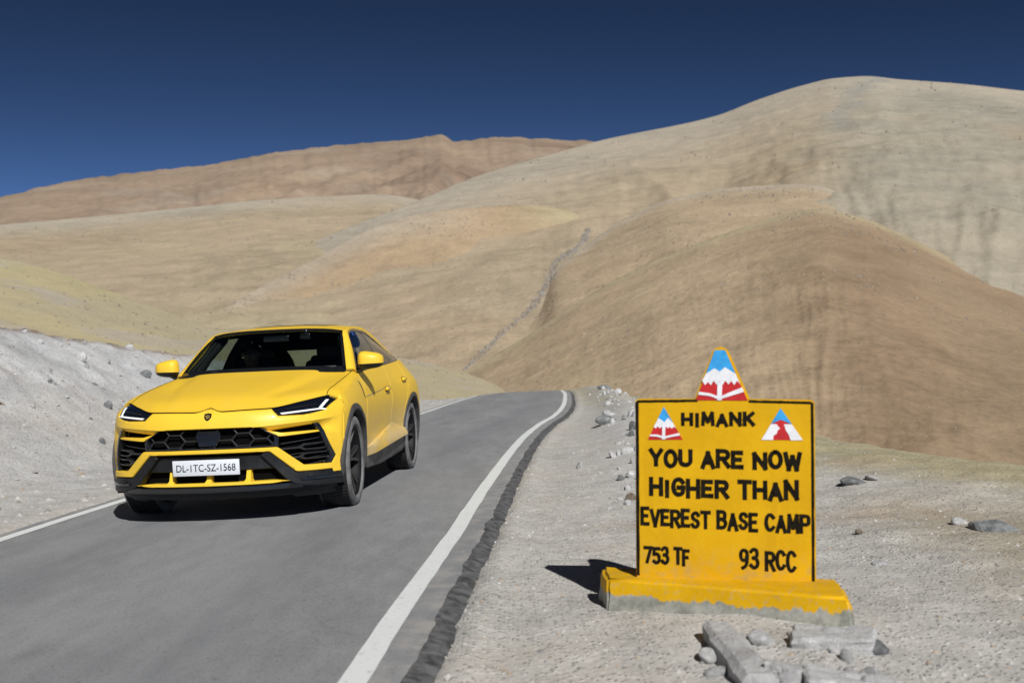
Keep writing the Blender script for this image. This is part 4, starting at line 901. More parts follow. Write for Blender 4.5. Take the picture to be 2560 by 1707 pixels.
# ================================================================== ROADSIDE SIGN
def yellowpaint(name, drip=False):
    m, nt, b = mat_new(name); co = objco(nt)
    f = noise(nt, 4, 5, 0.6, co); c = mixc(nt, mrange(nt, f, 0.3, 0.7), (0.60, 0.330, 0.0015), (0.70, 0.400, 0.003))
    st = mrange(nt, noise(nt, 9, 4, 0.6, mapping(nt, co, (1.0, 1.0, 0.25))), 0.60, 0.80, 0, 0.25); c = mixc(nt, st, c, (0.50, 0.30, 0.03))
    ch = mrange(nt, noise(nt, 45, 4, 0.7, co), 0.68, 0.76, 0, 0.6); c = mixc(nt, ch, c, (0.40, 0.33, 0.20))
    if not drip:
        sz_ = nt.nodes.new('ShaderNodeSeparateXYZ'); nt.links.new(co, sz_.inputs[0]); sp2 = mth(nt, 'MULTIPLY', mrange(nt, sz_.outputs['Z'], 0.20, 0.0), mrange(nt, noise(nt, 16, 5, 0.7, co), 0.42, 0.68, 0, 0.6)); c = mixc(nt, sp2, c, (0.36, 0.27, 0.12))
        c = mixc(nt, mrange(nt, noise(nt, 3, 6, 0.7, mapping(nt, co, (2.5, 1, .5))), 0.52, 0.72, 0, 0.35), c, (0.50, 0.265, 0.004))
    if drip:
        sx = nt.nodes.new('ShaderNodeSeparateXYZ'); nt.links.new(co, sx.inputs[0])
        n1 = noise(nt, 13, 6, 0.7, mapping(nt, co, (1, 1, 0.08))); n2 = noise(nt, 5, 4, 0.6, co)
        lim = mth(nt, 'ADD', mth(nt, 'MULTIPLY_ADD', n1, -0.11, 0.082), mth(nt, 'MULTIPLY_ADD', n2, -0.06, 0.050))
        k = mrange(nt, mth(nt, 'SUBTRACT', sx.outputs['Z'], lim), -0.004, 0.006)
        conc = mixc(nt, mrange(nt, noise(nt, 14, 6, 0.7, co), 0.3, 0.7), (0.20, 0.205, 0.175), (0.40, 0.395, 0.35)); thin_ = mrange(nt, noise(nt, 38, 4, 0.7, co), 0.30, 0.50, 0.70, 1.0); c = mixc(nt, mth(nt, 'MULTIPLY', k, thin_), conc, c)
    nt.links.new(c, b.inputs['Base Color']); b.inputs['Roughness'].default_value = 0.65; b.inputs['Specular IOR Level'].default_value = 0.2
    bump(nt, b, noise(nt, 30, 5, 0.65, co), 0.35, 0.006); return m
M['signyel'] = yellowpaint('sign_yellow_paint'); M['signbase'] = yellowpaint('dripped_yellow_paint', True)
M['signblk'] = simple('sign_black_paint', (0.010, 0.008, 0.005), 0.8, vary=0.5, vscale=25, spec=0.1)
M['signwht'] = simple('sign_white_paint', (0.76, 0.77, 0.80), 0.6, vary=0.08, vscale=20); M['signred'] = simple('sign_red_paint', (0.50, 0.012, 0.015), 0.55, vary=0.15, vscale=20); M['signblu'] = simple('sign_blue_paint', (0.03, 0.33, 0.72), 0.55, vary=0.15, vscale=20)
SW, SH, STH = 0.843, 0.857, 0.075
syaw, sroll, stilt = -0.2948, 0.03666, 0.0291
uo = Vector((math.cos(syaw), math.sin(syaw), 0)); nb = Vector((-math.sin(syaw), math.cos(syaw), 0)); up = Vector((0, 0, 1)) * math.cos(stilt) + nb * math.sin(stilt)
su = uo * math.cos(sroll) - up * math.sin(sroll); sv = up * math.cos(sroll) + uo * math.sin(sroll); sn = sv.cross(su).normalized()   # su right, sv up, sn back
SIGN = empty('road_sign', (0, 0, 0))
SIGN.matrix_world = Matrix(((su.x, sn.x, sv.x, 0.955), (su.y, sn.y, sv.y, 5.05), (su.z, sn.z, sv.z, 0.1168), (0, 0, 0, 1)))
tag(SIGN, 'yellow painted stone roadside sign with black hand lettering and a triangular mountain crest on top', 'sign')
# local: x right, y back, z up; face at y = 0
def slab(name, poly, y0, th, mat, parent=None, bev=0.0, wob=0.0, sub=0):
    bm = bmesh.new(); f = bm.faces.new([bm.verts.new((x, y0, z)) for x, z in poly])
    if sub: bmesh.ops.subdivide_edges(bm, edges=bm.edges[:], cuts=sub)
    r = bmesh.ops.extrude_face_region(bm, geom=bm.faces[:])
    for v in r['geom']:
        if isinstance(v, bmesh.types.BMVert): v.co.y += th
    if wob:
        for v in bm.verts: v.co.x += wob * float(vnoise(np.array(v.co.z * 9), np.array(v.co.x * 9 + 3))); v.co.z += wob * float(vnoise(np.array(v.co.x * 9 + 7), np.array(v.co.z * 9)))
    bmesh.ops.recalc_face_normals(bm, faces=bm.faces[:])
    if bev: bmesh.ops.bevel(bm, geom=[e for e in bm.edges if e.calc_face_angle(0) > .5], offset=bev, segments=2, affect='EDGES')
    me = D.meshes.new(name); bm.to_mesh(me); bm.free(); return link(name, me, mat, parent or SIGN, 40)
hw = SW / 2
rc = []
for cx_, cz_, a0 in ((hw - .022, SH - .022, 0), (-hw + .022, SH - .022, 90)):
    rc += [(cx_ + .022 * math.cos(rad(a0 + k * 22.5)), cz_ + .022 * math.sin(rad(a0 + k * 22.5))) for k in range(5)]
slab('sign_board', [(-hw, -.06), (hw, -.06)] + rc, 0.0, STH, M['signyel'], bev=.006, wob=.006, sub=3)
def flat(name, poly, lift, mat, parent=None): return slab(name, poly, -lift, lift + .004, mat, parent)
def uvp(x, y): return (-hw + (x - 540) / 980 * SW, SH * (1 - (y - 343) / 983))      # from the close-up of the board
def sk(x, y): return uvp(x, y - (x - 540) * .030)
# border: three brushed strokes
def stroke(pts, w, lift, mat, name='border_stroke', parent=None, seed=0):
    P = np.array(pts); n = 40; t = np.linspace(0, 1, n); s = np.concatenate([[0], np.cumsum(np.linalg.norm(np.diff(P, axis=0), axis=1))]); s /= s[-1]
    x = np.interp(t, s, P[:, 0]); z = np.interp(t, s, P[:, 1]); dx = np.gradient(x); dz = np.gradient(z); l = np.hypot(dx, dz)
    ww = w * (1 + .35 * fbm(t * 9, t * 0 + seed, 3)) * .5; wob = w * .15 * fbm(t * 5, t * 0 + seed + 4, 3)
    A = [(x[i] - dz[i] / l[i] * (ww[i] + wob[i]), z[i] + dx[i] / l[i] * (ww[i] + wob[i])) for i in range(n)]; B = [(x[i] + dz[i] / l[i] * (ww[i] - wob[i]), z[i] - dx[i] / l[i] * (ww[i] - wob[i])) for i in range(n)]
    return flat(name, A + B[::-1], lift, mat, parent)
stroke([(-hw + .013, .002), (-hw + .010, SH - .016)], .014, .0025, M['signblk'], seed=1)
stroke([(-hw + .010, SH - .014), (-.118, SH - .008)], .011, .0027, M['signblk'], seed=2)
stroke([(.122, SH - .010), (hw - .012, SH - .015)], .011, .0027, M['signblk'], seed=3)
stroke([(hw - .010, SH - .016), (hw - .012, .002)], .012, .0025, M['signblk'], seed=5)
GL = dict(H=[[(0,0),(0,1)],[(1,0),(1,1)],[(0,.5),(1,.5)]], I=[[(.5,0),(.5,1)]], M=[[(0,0),(.08,1)],[(.08,1),(.5,.25)],[(.5,.25),(.92,1)],[(.92,1),(1,0)]], A=[[(0,0),(.5,1)],[(.5,1),(1,0)],[(.2,.33),(.8,.33)]],
 N=[[(0,0),(0,1)],[(0,1),(1,0)],[(1,0),(1,1)]], K=[[(0,0),(0,1)],[(0,.42),(.95,1)],[(.3,.6),(1,0)]], Y=[[(0,1),(.5,.45)],[(1,1),(.5,.45)],[(.5,.5),(.5,0)]], O=[[(.5+.5*math.sin(a),.5+.5*math.cos(a)) for a in np.linspace(0,2*math.pi,21)]],
 U=[[(0,1),(0,.3)]+[(.5-.5*math.cos(a),.3-.3*math.sin(a)) for a in np.linspace(0,math.pi,10)]+[(1,.3),(1,1)]], R=[[(0,0),(0,1)],[(0,1),(.6,1),(.92,.9),(.98,.76),(.92,.6),(.6,.5),(0,.5)],[(.45,.5),(1,0)]], E=[[(0,0),(0,1)],[(0,1),(.9,1)],[(0,.52),(.75,.52)],[(0,0),(.95,0)]],
 W=[[(0,1),(.22,0)],[(.22,0),(.5,.8)],[(.5,.8),(.78,0)],[(.78,0),(1,1)]], G=[[(.95,.82),(.75,.97),(.5,1),(.2,.9),(.02,.5),(.2,.1),(.5,0),(.8,.05),(.97,.2),(.97,.48)],[(.55,.46),(1,.46)]], T=[[(0,1),(1,1)],[(.5,1),(.5,0)]], V=[[(0,1),(.5,0)],[(.5,0),(1,1)]],
 S=[[(.95,.85),(.75,.98),(.45,1),(.12,.9),(.05,.74),(.2,.58),(.75,.44),(.95,.28),(.85,.1),(.5,0),(.2,.03),(.02,.16)]], B=[[(0,0),(0,1)],[(0,1),(.6,1),(.9,.88),(.9,.66),(.6,.53),(0,.53)],[(.5,.53),(.85,.46),(1,.27),(.85,.06),(.5,0),(0,0)]], C=[[(.95,.84),(.7,.98),(.45,1),(.15,.85),(.02,.5),(.15,.15),(.45,0),(.7,.02),(.95,.16)]],
 P=[[(0,0),(0,1)],[(0,1),(.65,1),(.95,.88),(.95,.6),(.65,.46),(0,.46)]], F=[[(0,0),(0,1)],[(0,1),(.95,1)],[(0,.52),(.75,.52)]])
GL['7']=[[(0,1),(1,1)],[(1,1),(.35,0)]]; GL['5']=[[(.9,1),(.12,1)],[(.12,1),(.06,.55),(.5,.63),(.88,.5),(.97,.3),(.82,.08),(.45,0),(.05,.1)]]; GL['3']=[[(.05,.88),(.4,1),(.8,.93),(.88,.75),(.75,.58),(.4,.53)],[(.4,.53),(.82,.46),(.97,.27),(.82,.07),(.45,0),(.03,.12)]]
GL['9']=[[(.93,.72),(.75,.48),(.4,.42),(.1,.55),(.05,.76),(.2,.95),(.5,1),(.8,.95),(.95,.72)],[(.95,.72),(.9,.35),(.7,.1),(.35,0)]]
WID = dict(I=.25, M=1.15, W=1.3, E=.85, F=.8, K=.95, T=.95, S=.85)
def words(s, x0, x1, y0, y1, bold=0.018, gap=.38, drop=0.0):
    a = uvp(x0, y1); b_ = uvp(x1, y0); W_ = b_[0] - a[0]; Hh_ = b_[1] - a[1]; tot = 0; pos = []; wn = 0
    for ch in s:
        if ch == ' ': tot += .75; wn += 1; continue
        w = WID.get(ch, 1.0); pos.append((ch, tot, w, wn)); tot += w + gap
    tot -= gap; k = (W_ - bold) / tot; V = []; F = []; n = 0; cw = 0; out_ = []
    for li, (ch, p0, w, wi) in enumerate(pos):
        if wi != cw: out_.append(mesh('lettering', V, F, M['signblk'], SIGN, 0)); V = []; F = []; cw = wi
        ox = a[0] + bold / 2 + p0 * k; jit = .004 * math.sin(li * 2.7 + x0); hs = 1 + .05 * math.sin(li * 1.9 + y0)
        for st in GL[ch]:
            n += 1; lift = .0022 + .00012 * (n % 9); P = np.array(st, float); P = np.stack([ox + P[:, 0] * w * k, a[1] + bold / 2 + jit + drop * (p0 / tot) + P[:, 1] * (Hh_ * hs - bold)], 1)
            if len(P) > 2:
                t0 = np.arange(len(P)); t1 = np.linspace(0, len(P) - 1, (len(P) - 1) * 3 + 1); P = np.stack([pchip(t1, t0, P[:, 0]), pchip(t1, t0, P[:, 1])], 1)
            else: P = np.stack([P[0] + (P[1] - P[0]) * t for t in np.linspace(0, 1, 6)], 0)
            d = np.gradient(P, axis=0); d /= np.linalg.norm(d, axis=1, keepdims=True) + 1e-9; P[0] -= d[0] * bold * .5; P[-1] += d[-1] * bold * .5
            nn_ = np.stack([-d[:, 1], d[:, 0]], 1); hw_ = bold * .5 * (1 + .16 * fbm(np.arange(len(P)) * .4 + n * 7.3, np.full(len(P), x0 * .01), 2))
            b0 = len(V)
            for q, nv, h_ in zip(P, nn_, hw_): V += [(q[0] + nv[0] * h_, -lift, q[1] + nv[1] * h_), (q[0] - nv[0] * h_, -lift, q[1] - nv[1] * h_), (q[0] + nv[0] * h_, .003, q[1] + nv[1] * h_), (q[0] - nv[0] * h_, .003, q[1] - nv[1] * h_)]
            m_ = len(P)
            for i in range(m_ - 1):
                c = b0 + i * 4; F += [(c, c + 4, c + 5, c + 1), (c, c + 2, c + 6, c + 4), (c + 1, c + 5, c + 7, c + 3)]
            F += [(b0, b0 + 1, b0 + 3, b0 + 2), (b0 + m_ * 4 - 4, b0 + m_ * 4 - 2, b0 + m_ * 4 - 1, b0 + m_ * 4 - 3)]
    return mesh('lettering', V, F, M['signblk'], SIGN, 0)
words('HIMANK', 800, 1205, 420, 496, .0170, .55, .006); words('YOU ARE NOW', 618, 1452, 622, 722, .0200, .46); words('HIGHER THAN', 618, 1435, 782, 886, .0200, .48)
words('EVEREST BASE CAMP', 568, 1496, 950, 1050, .0165, .48, -.008); words('753 TF', 585, 845, 1160, 1258, .0155, .46); words('93 RCC', 1112, 1420, 1150, 1262, .0160, .42)
def zig(x0, x1, z0, z1, n, amp, seed=0):
    return [(x0 + (x1 - x0) * i / n, z0 + (z1 - z0) * i / n + (amp if i % 2 else -amp * .6) * (0.6 + .6 * abs(math.sin(i * 2.3 + seed)))) for i in range(n + 1)]
def emblem(ax, az, bl, br, kind, lift, cap=False, parent_name='mountain_emblem', th=.004, mat_back=None):
    """triangle with blue sky, white peaks over red, and a white stem with a wavy band (kind 0) or a red wedge between white slopes (kind 1)"""
    e = flat(parent_name, [(ax, az), bl, br], lift, M['signred'])
    L = lambda z: bl[0] + (ax - bl[0]) * (z - bl[1]) / (az - bl[1]); Rr = lambda z: br[0] + (ax - br[0]) * (z - br[1]) / (az - br[1])
    Hh = az - bl[1]; z = lambda f: bl[1] + Hh * f
    l2 = lift + .0012; l3 = lift + .0022
    if kind == 0:
        zs = z(.52); flat('emblem_sky', [(ax, az), (L(zs), zs), (L(zs) * .7 + ax * .3, z(.66)), (ax + (Rr(zs) - ax) * .1, z(.54)), (ax + (Rr(zs) - ax) * .45, z(.67)), (Rr(zs), zs)], l2, M['signblu'], e)
        zb = z(.37); flat('emblem_snow', [(L(zs), zs), (L(zs) * .7 + ax * .3, z(.66)), (ax + (Rr(zs) - ax) * .1, z(.54)), (ax + (Rr(zs) - ax) * .45, z(.67)), (Rr(zs), zs)] + zig(Rr(zb), L(zb), zb, zb, 11, Hh * .035)[0:], l2, M['signwht'], e)
        w = (br[0] - bl[0]) * .045
        flat('emblem_stem', [(ax - w, z(.40)), (ax + w, z(.40)), (ax + w * .8, z(.02)), (ax - w * 1.2, z(.02))], l3, M['signwht'], e)
        za, zc_ = z(.16), z(.11)
        flat('emblem_band', [(L(za), za), (ax * .5 + L(za) * .5, z(.165)), (ax, z(.11)), (ax * .5 + Rr(za) * .5, z(.165)), (Rr(z(.22)), z(.22)), (Rr(z(.15)), z(.15)), (ax * .5 + Rr(za) * .5, z(.10)), (ax, z(.04)), (ax * .5 + L(za) * .5, z(.10)), (L(zc_), zc_)], l3 + .0008, M['signwht'], e)
    else:
        zs = z(.50); flat('emblem_sky', [(ax, az), (L(zs), zs), (ax, z(.64)), (Rr(zs), zs)], l2, M['signblu'], e)
        flat('emblem_snow', [(L(zs), zs), (ax - Hh * .13, z(.50)), (ax - Hh * .02, z(.36)), (ax - Hh * .10, z(.30)), (ax - Hh * .12, z(.20)), (ax - Hh * .22, z(.14)), (ax - Hh * .24, z(.0)), bl], l2, M['signwht'], e)
        flat('emblem_snow', [(Rr(zs), zs), (ax + Hh * .10, z(.50)), (ax + Hh * .15, z(.32)), (ax + Hh * .24, z(.18)), (ax + Hh * .30, z(0)), br], l2, M['signwht'], e)
    return e
a_, b1, b2 = uvp(703, 388), uvp(612, 572), uvp(808, 568); emblem(a_[0], a_[1], b1, b2, 0, .0020)
a_, b1, b2 = uvp(1342, 390), uvp(1238, 562), uvp(1458, 560); emblem(a_[0], a_[1], b1, b2, 1, .0020)
# crest: thick triangular stone on the upper edge
ca, cl, cr_ = uvp(1018, 62), uvp(880, 352), uvp(1168, 352)
slab('crest', [(cl[0] - .006, SH - .01), (cr_[0] + .006, SH - .01), (cr_[0] - .001, SH + .015), (ca[0] + .032, ca[1] - .010), (ca[0] + .012, ca[1] + .004), (ca[0] - .012, ca[1] + .004), (ca[0] - .032, ca[1] - .010), (cl[0] + .001, SH + .015)], 0.0, STH * .9, M['signyel'], bev=.006, wob=.003, sub=2)
cz0 = SH - .006
Hc = ca[1] - .012 - cz0; xL = cl[0] + .003; xR = cr_[0] - .002; tw = .024; xc_ = ca[0]
Lx_ = lambda f: xL + (xc_ - tw - xL) * f; Rx_ = lambda f: xR + (xc_ + tw - xR) * f; zf = lambda f: cz0 + Hc * f
ce = flat('crest_picture', [(Lx_(0), zf(0)), (Rx_(0), zf(0)), (Rx_(1), zf(1)), (Lx_(1), zf(1))], .0030, M['signred'])
pk = [(Lx_(.53), zf(.53)), (xc_ - .026, zf(.64)), (xc_ - .002, zf(.57)), (xc_ + .022, zf(.66)), (Rx_(.53), zf(.53))]
flat('emblem_sky', [(Lx_(1), zf(1))] + pk + [(Rx_(1), zf(1))], .0042, M['signblu'], ce)
flat('emblem_snow', pk + zig(Rx_(.33), Lx_(.33), zf(.34), zf(.33), 13, .012), .0042, M['signwht'], ce)
flat('emblem_stem', [(xc_ - .012, zf(.36)), (xc_ + .010, zf(.36)), (xc_ + .006, zf(.0)), (xc_ - .016, zf(.0))], .0052, M['signwht'], ce)
flat('emblem_band', [(Lx_(.16), zf(.17)), (xc_ - .05, zf(.14)), (xc_ - .005, zf(.07)), (xc_ + .05, zf(.17)), (Rx_(.24), zf(.26)), (Rx_(.16), zf(.17)), (xc_ + .05, zf(.09)), (xc_ - .005, zf(.015)), (xc_ - .05, zf(.085)), (Lx_(.11), zf(.11))], .0060, M['signwht'], ce)
# plinth: rough block, yellow on top and dripping down its face
MI = SIGN.matrix_world.inverted()
top = [(.405, 5.46, .125), (.412, 5.175, .125), (1.405, 4.60, .118), (1.475, 4.96, .118)]
bm = bmesh.new(); tv_ = [bm.verts.new(p) for p in top]; bv_ = [bm.verts.new((p[0] + dx, p[1] + dy, -.16)) for p, (dx, dy) in zip(top, ((-.04, .03), (-.03, -.05), (.04, -.06), (.06, .02)))]
bm.faces.new(tv_); bm.faces.new(bv_[::-1])
for i in range(4): bm.faces.new((tv_[i], tv_[(i + 1) % 4], bv_[(i + 1) % 4], bv_[i]))
bmesh.ops.recalc_face_normals(bm, faces=bm.faces[:]); bmesh.ops.bevel(bm, geom=bm.edges[:], offset=.016, segments=3, affect='EDGES')
bmesh.ops.subdivide_edges(bm, edges=[e for e in bm.edges if e.calc_length() > .1], cuts=9, use_grid_fill=True); bmesh.ops.triangulate(bm, faces=bm.faces[:])
for v in bm.verts:
    x, y, z = v.co; d = .020 * float(fbm(np.array(x * 7 + z * 5), np.array(y * 7 + z * 3), 4)); v.co += Vector((d, -d, d * .5))
me = D.meshes.new('plinth'); bm.to_mesh(me); bm.free(); pl = link('plinth', me, M['signbase'], SIGN, 50)
pl.matrix_parent_inverse = MI

# ================================================================== STONES
def stone_mesh(seed, sub=2, flatten=(1, .8, .6), rough=.35, blocky=.5):
    rg = np.random.default_rng(seed); bm = bmesh.new(); bmesh.ops.create_icosphere(bm, subdivisions=sub, radius=1.0)
    pl_ = rg.normal(size=(9, 3)); pl_ /= np.linalg.norm(pl_, axis=1, keepdims=True); dd = rg.uniform(.62, .95, 9)
    for v in bm.verts:
        p = np.array(v.co)
        for n_, d_ in zip(pl_, dd):
            k = p @ n_ - d_
            if k > 0: p = p - n_ * k * (.5 + blocky * .5)
        p = p * (1 + rough * .25 * float(fbm(np.array(p[0] * 2 + seed), np.array(p[1] * 2 + p[2] * 1.7), 3))); v.co = p * np.array(flatten)
    me = D.meshes.new('stone'); bm.to_mesh(me); bm.free(); return me
protos = [stone_mesh(s, 2, f) for s, f in ((1, (1, .8, .65)), (2, (1, .7, .5)), (3, (1, .9, .75)), (4, (1, .6, .55)), (5, (1, .85, .45)))]
for m_ in protos: m_.polygons.foreach_set('use_smooth', [False] * len(m_.polygons))
def stone(x, y, size, rot, mat, label, k=None, scale=(1, 1, 1), sink=.3, me=None, group=None, zoff=0):
    src = me or protos[k if k is not None else random.randrange(5)]; key = (src.name, mat.name)
    if key not in STM: c = src.copy(); c.materials.clear(); c.materials.append(mat); STM[key] = c
    o = D.objects.new('stone', STM[key]); COL.objects.link(o); o.scale = [size * s for s in scale]; o.rotation_euler = rot
    o.location = (x, y, float(ground_z(np.array([x]), np.array([y]))[0]) + size * scale[2] * .6 * (1 - 2 * sink) + zoff); tag(o, label, 'stone', group); return o
STM = {}
def gpt(u, v, z=0.0):
    x, y, w = ray(u, v); t = (z - CAM_H) / w; return x * t, y * t
def block_mesh(seed, sx, sy, sz):
    bm = bmesh.new(); add_box(bm, (0, 0, 0), (2 * sx, 2 * sy, 2 * sz)); bmesh.ops.bevel(bm, geom=bm.edges[:], offset=.07, segments=1, affect='EDGES')
    bmesh.ops.subdivide_edges(bm, edges=[e for e in bm.edges if e.calc_length() > .3], cuts=5, use_grid_fill=True); bmesh.ops.triangulate(bm, faces=bm.faces[:])
    for v in bm.verts:
        x, y, z = v.co; v.co.y *= 1 + .35 * float(vnoise(np.array(x * 1.3 + seed), np.array(z * 2.))); v.co.z *= 1 + .3 * float(vnoise(np.array(x * 1.1 + seed * 2), np.array(y * 2.))); d = .16 * float(fbm(np.array(x * 2.2 + seed), np.array(y * 3 + z * 2.7), 4)); v.co += v.co.normalized() * d; v.co.z *= 1 - .25 * x
    me = D.meshes.new('stone'); bm.to_mesh(me); bm.free(); return me
big = [stone_mesh(s, 3, f, .3, .9) for s, f in ((21, (1, .34, .40)), (22, (1, .6, .42)), (23, (1, .75, .5)), (24, (1, .7, .6)))]
big.append(block_mesh(3, 1, .20, .17)); big.append(block_mesh(8, 1, .55, .30)); big.append(block_mesh(14, 1, .62, .42))
FR = [(1842, 1640, .34, (0.05, -.10, 1.62), 'rock', 'long pale stone block pointing towards us below the middle of the yellow sign plinth', big[4], (1, 1, 1.0)),
      (2085, 1600, .165, (.1, -.1, -.35), 'rock', 'broad white stone lying below the right half of the yellow sign plinth', big[5], (1, 1, 1.0)),
      (1775, 1632, .075, (.3, .2, 1.2), 'rock', 'small white stone left of the long pale block below the sign', big[2], (1, 1, 1)),
      (1905, 1600, .070, (.2, .4, .5), 'rock', 'small rounded white stone just right of the long pale block below the sign', big[3], (1, 1, 1)),
      (1985, 1672, .115, (.1, .2, .8), 'rock', 'pale angular stone at the bottom edge between the long block and the broad white stone', big[6], (1.2, .9, .8)),
      (2130, 1690, .155, (.05, .1, -.2), 'rock', 'flat pale slab at the bottom edge beneath the broad white stone', big[5], (1.1, 1, .7)),
      (2195, 1610, .07, (.4, .2, .9), 'rock_dark', 'small grey stone against the right end of the broad white stone', big[3], (1, 1, 1)),
      (2135, 1210, .115, (.1, .2, .4), 'rock_dark', 'grey stone beside the right edge of the yellow sign, on the verge', big[3], (1.2, 1, .8)),
      (2180, 1200, .09, (.3, .2, 1.4), 'rock', 'pale stone next to the grey stone right of the sign', big[2], (1.2, 1, .7)),
      (2485, 1320, .15, (.1, .1, -.4), 'rock_dark', 'large grey stone near the right edge of the picture on the grassy slope', big[1], (1.1, 1, 1)),
      (2400, 1305, .085, (.2, .1, .9), 'rock', 'pale stone left of the large grey stone on the grassy slope', big[3], (1, 1, .8)),
      (2200, 1390, .05, (.2, .1, .3), 'rock', 'small pale stone on the bare ground right of the sign, level with its lower edge', big[2], (1, 1, .8)),
      (2150, 1330, .045, (.2, .3, .9), 'rock_tan', 'small brown stone on the bare ground close to the right side of the sign', big[3], (1, 1, .9)),
      (1520, 1070, .24, (.1, .2, .6), 'rock_dark', 'dark grey boulder in the white rubble left of the sign', big[3], (1, .9, .9)),
      (1512, 985, .26, (.1, .2, .3), 'rock_dark', 'dark boulder standing at the far end of the rubble beyond the sign', big[2], (1, 1, .9)),
      (540, 800 + 300, .0, None, None, None, None, None)]
for u, v, sz, rot, mt, lab, me, sc in FR:
    if not sz: continue
    x, y = gpt(u, v); stone(x, y, sz, rot, M[mt], lab, me=me, scale=sc, sink=.46)
# rubble berm beside the road: single stones
rg = np.random.default_rng(5); n_ = 0
while n_ < 230:
    y = 1.0 / (rg.random() * (1 / 7.2 - 1 / 34.0) + 1 / 34.0); ur = float(pchip(y, [-30, 8, 14, 22, 33, 45, 60], [2.0, 1.35, 1.4, 1.25, 0.95, 0.8, 0.6])) + abs(rg.normal()) * .40 * (1 if rg.random() < .65 else -.7)
    x = float(Rx(y)) + .30 + ur
    if ur < .35: continue
    sz = .022 + .075 * rg.random() ** 3 * min(1.3, y / 12) + .0008 * y
    mt = 'rock' if rg.random() < .80 else ('rock_dark' if rg.random() < .6 else 'rock_tan')
    lab = {'rock': 'white broken stone in the rubble bank along the road left of the sign', 'rock_dark': 'grey broken stone in the white rubble bank along the road left of the sign', 'rock_tan': 'brown broken stone in the white rubble bank along the road left of the sign'}[mt]
    zone = 'close to the left edge of the yellow sign' if y < 11 else ('midway between the sign and the bend' if y < 19 else 'at the far bend of the road'); lab = {'rock': 'white', 'rock_dark': 'grey', 'rock_tan': 'brown'}[mt] + ' broken stone in the roadside rubble ' + zone
    stone(x, y, sz, tuple(rg.uniform(-.6, 6, 3)), M[mt], lab, group={'rock': 'white rubble stones beside the road', 'rock_dark': 'grey rubble stones beside the road', 'rock_tan': 'brown rubble stones beside the road'}[mt] + ' ' + zone, sink=.40); n_ += 1
# broken white pieces round the big stones in front of the plinth
rg2 = np.random.default_rng(19)
for k in range(34):
    u = 1770 + 430 * rg2.random(); v = 1575 + 150 * rg2.random(); x, y = gpt(u, v); sz = .014 + .040 * rg2.random() ** 2
    stone(x, y, sz, tuple(rg2.uniform(0, 6, 3)), M['rock'], 'small white stone chip among the large stones below the yellow sign', group='white chips below the sign', sink=.38)
# stones on the cut bank on the left
n_ = 0
while n_ < 90:
    y = 9 + 32 * rg.random() ** 1.3; ul = 1.6 + 3.2 * rg.random(); x = float(Lx(y)) - .22 - ul
    sz = .04 + .10 * rg.random() ** 3 + .0010 * y; mt = 'rock' if rg.random() < .6 else 'rock_dark'
    stone(x, y, sz, tuple(rg.uniform(-.6, 6, 3)), M[mt], {'rock': 'white', 'rock_dark': 'grey'}[mt] + ' broken stone on the pale cut bank ' + ('in front of and beside the car' if y < 14 else 'further back behind the car'), group={'rock': 'white stones on the cut bank', 'rock_dark': 'grey stones on the cut bank'}[mt] + (' near' if y < 14 else ' far'), sink=.42); n_ += 1
# gravel: too many to count
def gravel(name, n, sampler, mats, smin, smax, seed):
    rg = np.random.default_rng(seed); V = []; F = []; MI_ = []
    base = np.array([(0, 0, 1), (1, 0, .1), (.3, .9, 0), (-.8, .55, .1), (-.8, -.6, 0), (.35, -.95, .1)]); tris = [(0, 1, 2), (0, 2, 3), (0, 3, 4), (0, 4, 5), (0, 5, 1)]
    P = sampler(rg, n); z = ground_z(P[:, 0], P[:, 1])
    for i in range(n):
        s = smin + (smax - smin) * rg.random() ** 4; a = rg.random() * 6.28; c, s_ = math.cos(a), math.sin(a)
        q = base * rg.uniform(.6, 1.2, (6, 3)) * s; q = np.stack([q[:, 0] * c - q[:, 1] * s_, q[:, 0] * s_ + q[:, 1] * c, q[:, 2] * .7 - s * .15], 1) + [P[i, 0], P[i, 1], z[i]]
        b = len(V); V += q.tolist(); F += [(t[0] + b, t[1] + b, t[2] + b) for t in tris]; MI_ += [int(rg.choice(len(mats), p=[.55, .25, .2]))] * 5
    o = mesh(name, V, F, None, None, 0)
    for m_ in mats: o.data.materials.append(m_)
    o.data.polygons.foreach_set('material_index', MI_); tag(o, kind='stuff'); return o
def samp_r(rg, n):
    y = 3.2 + 30 * rg.random(n) ** 2.2; w = -.12 + (4.6 - .04 * y) * rg.random(n) ** 1.25; return np.stack([Rx(y) + .42 + w, y], 1)
def samp_l(rg, n):
    y = 6.5 + 34 * rg.random(n) ** 1.6; w = 8.0 * rg.random(n) ** 1.3; return np.stack([Lx(y) - .4 - w, y], 1)
gmats = [simple('gravel_pale', (0.42, 0.41, 0.39), 0.9, vary=.25, vscale=6), simple('gravel_grey', (0.24, 0.235, 0.225), 0.9, vary=.25, vscale=6), simple('gravel_tan', (0.36, 0.29, 0.22), 0.9, vary=.25, vscale=6)]
tag(gravel('gravel', 14000, samp_r, gmats, .004, .022, 3), 'loose grey and tan gravel on the right verge round the yellow sign', 'gravel')
tag(gravel('gravel', 6000, samp_l, gmats, .008, .06, 4), 'loose pale gravel on the left verge and cut bank behind the car', 'gravel')

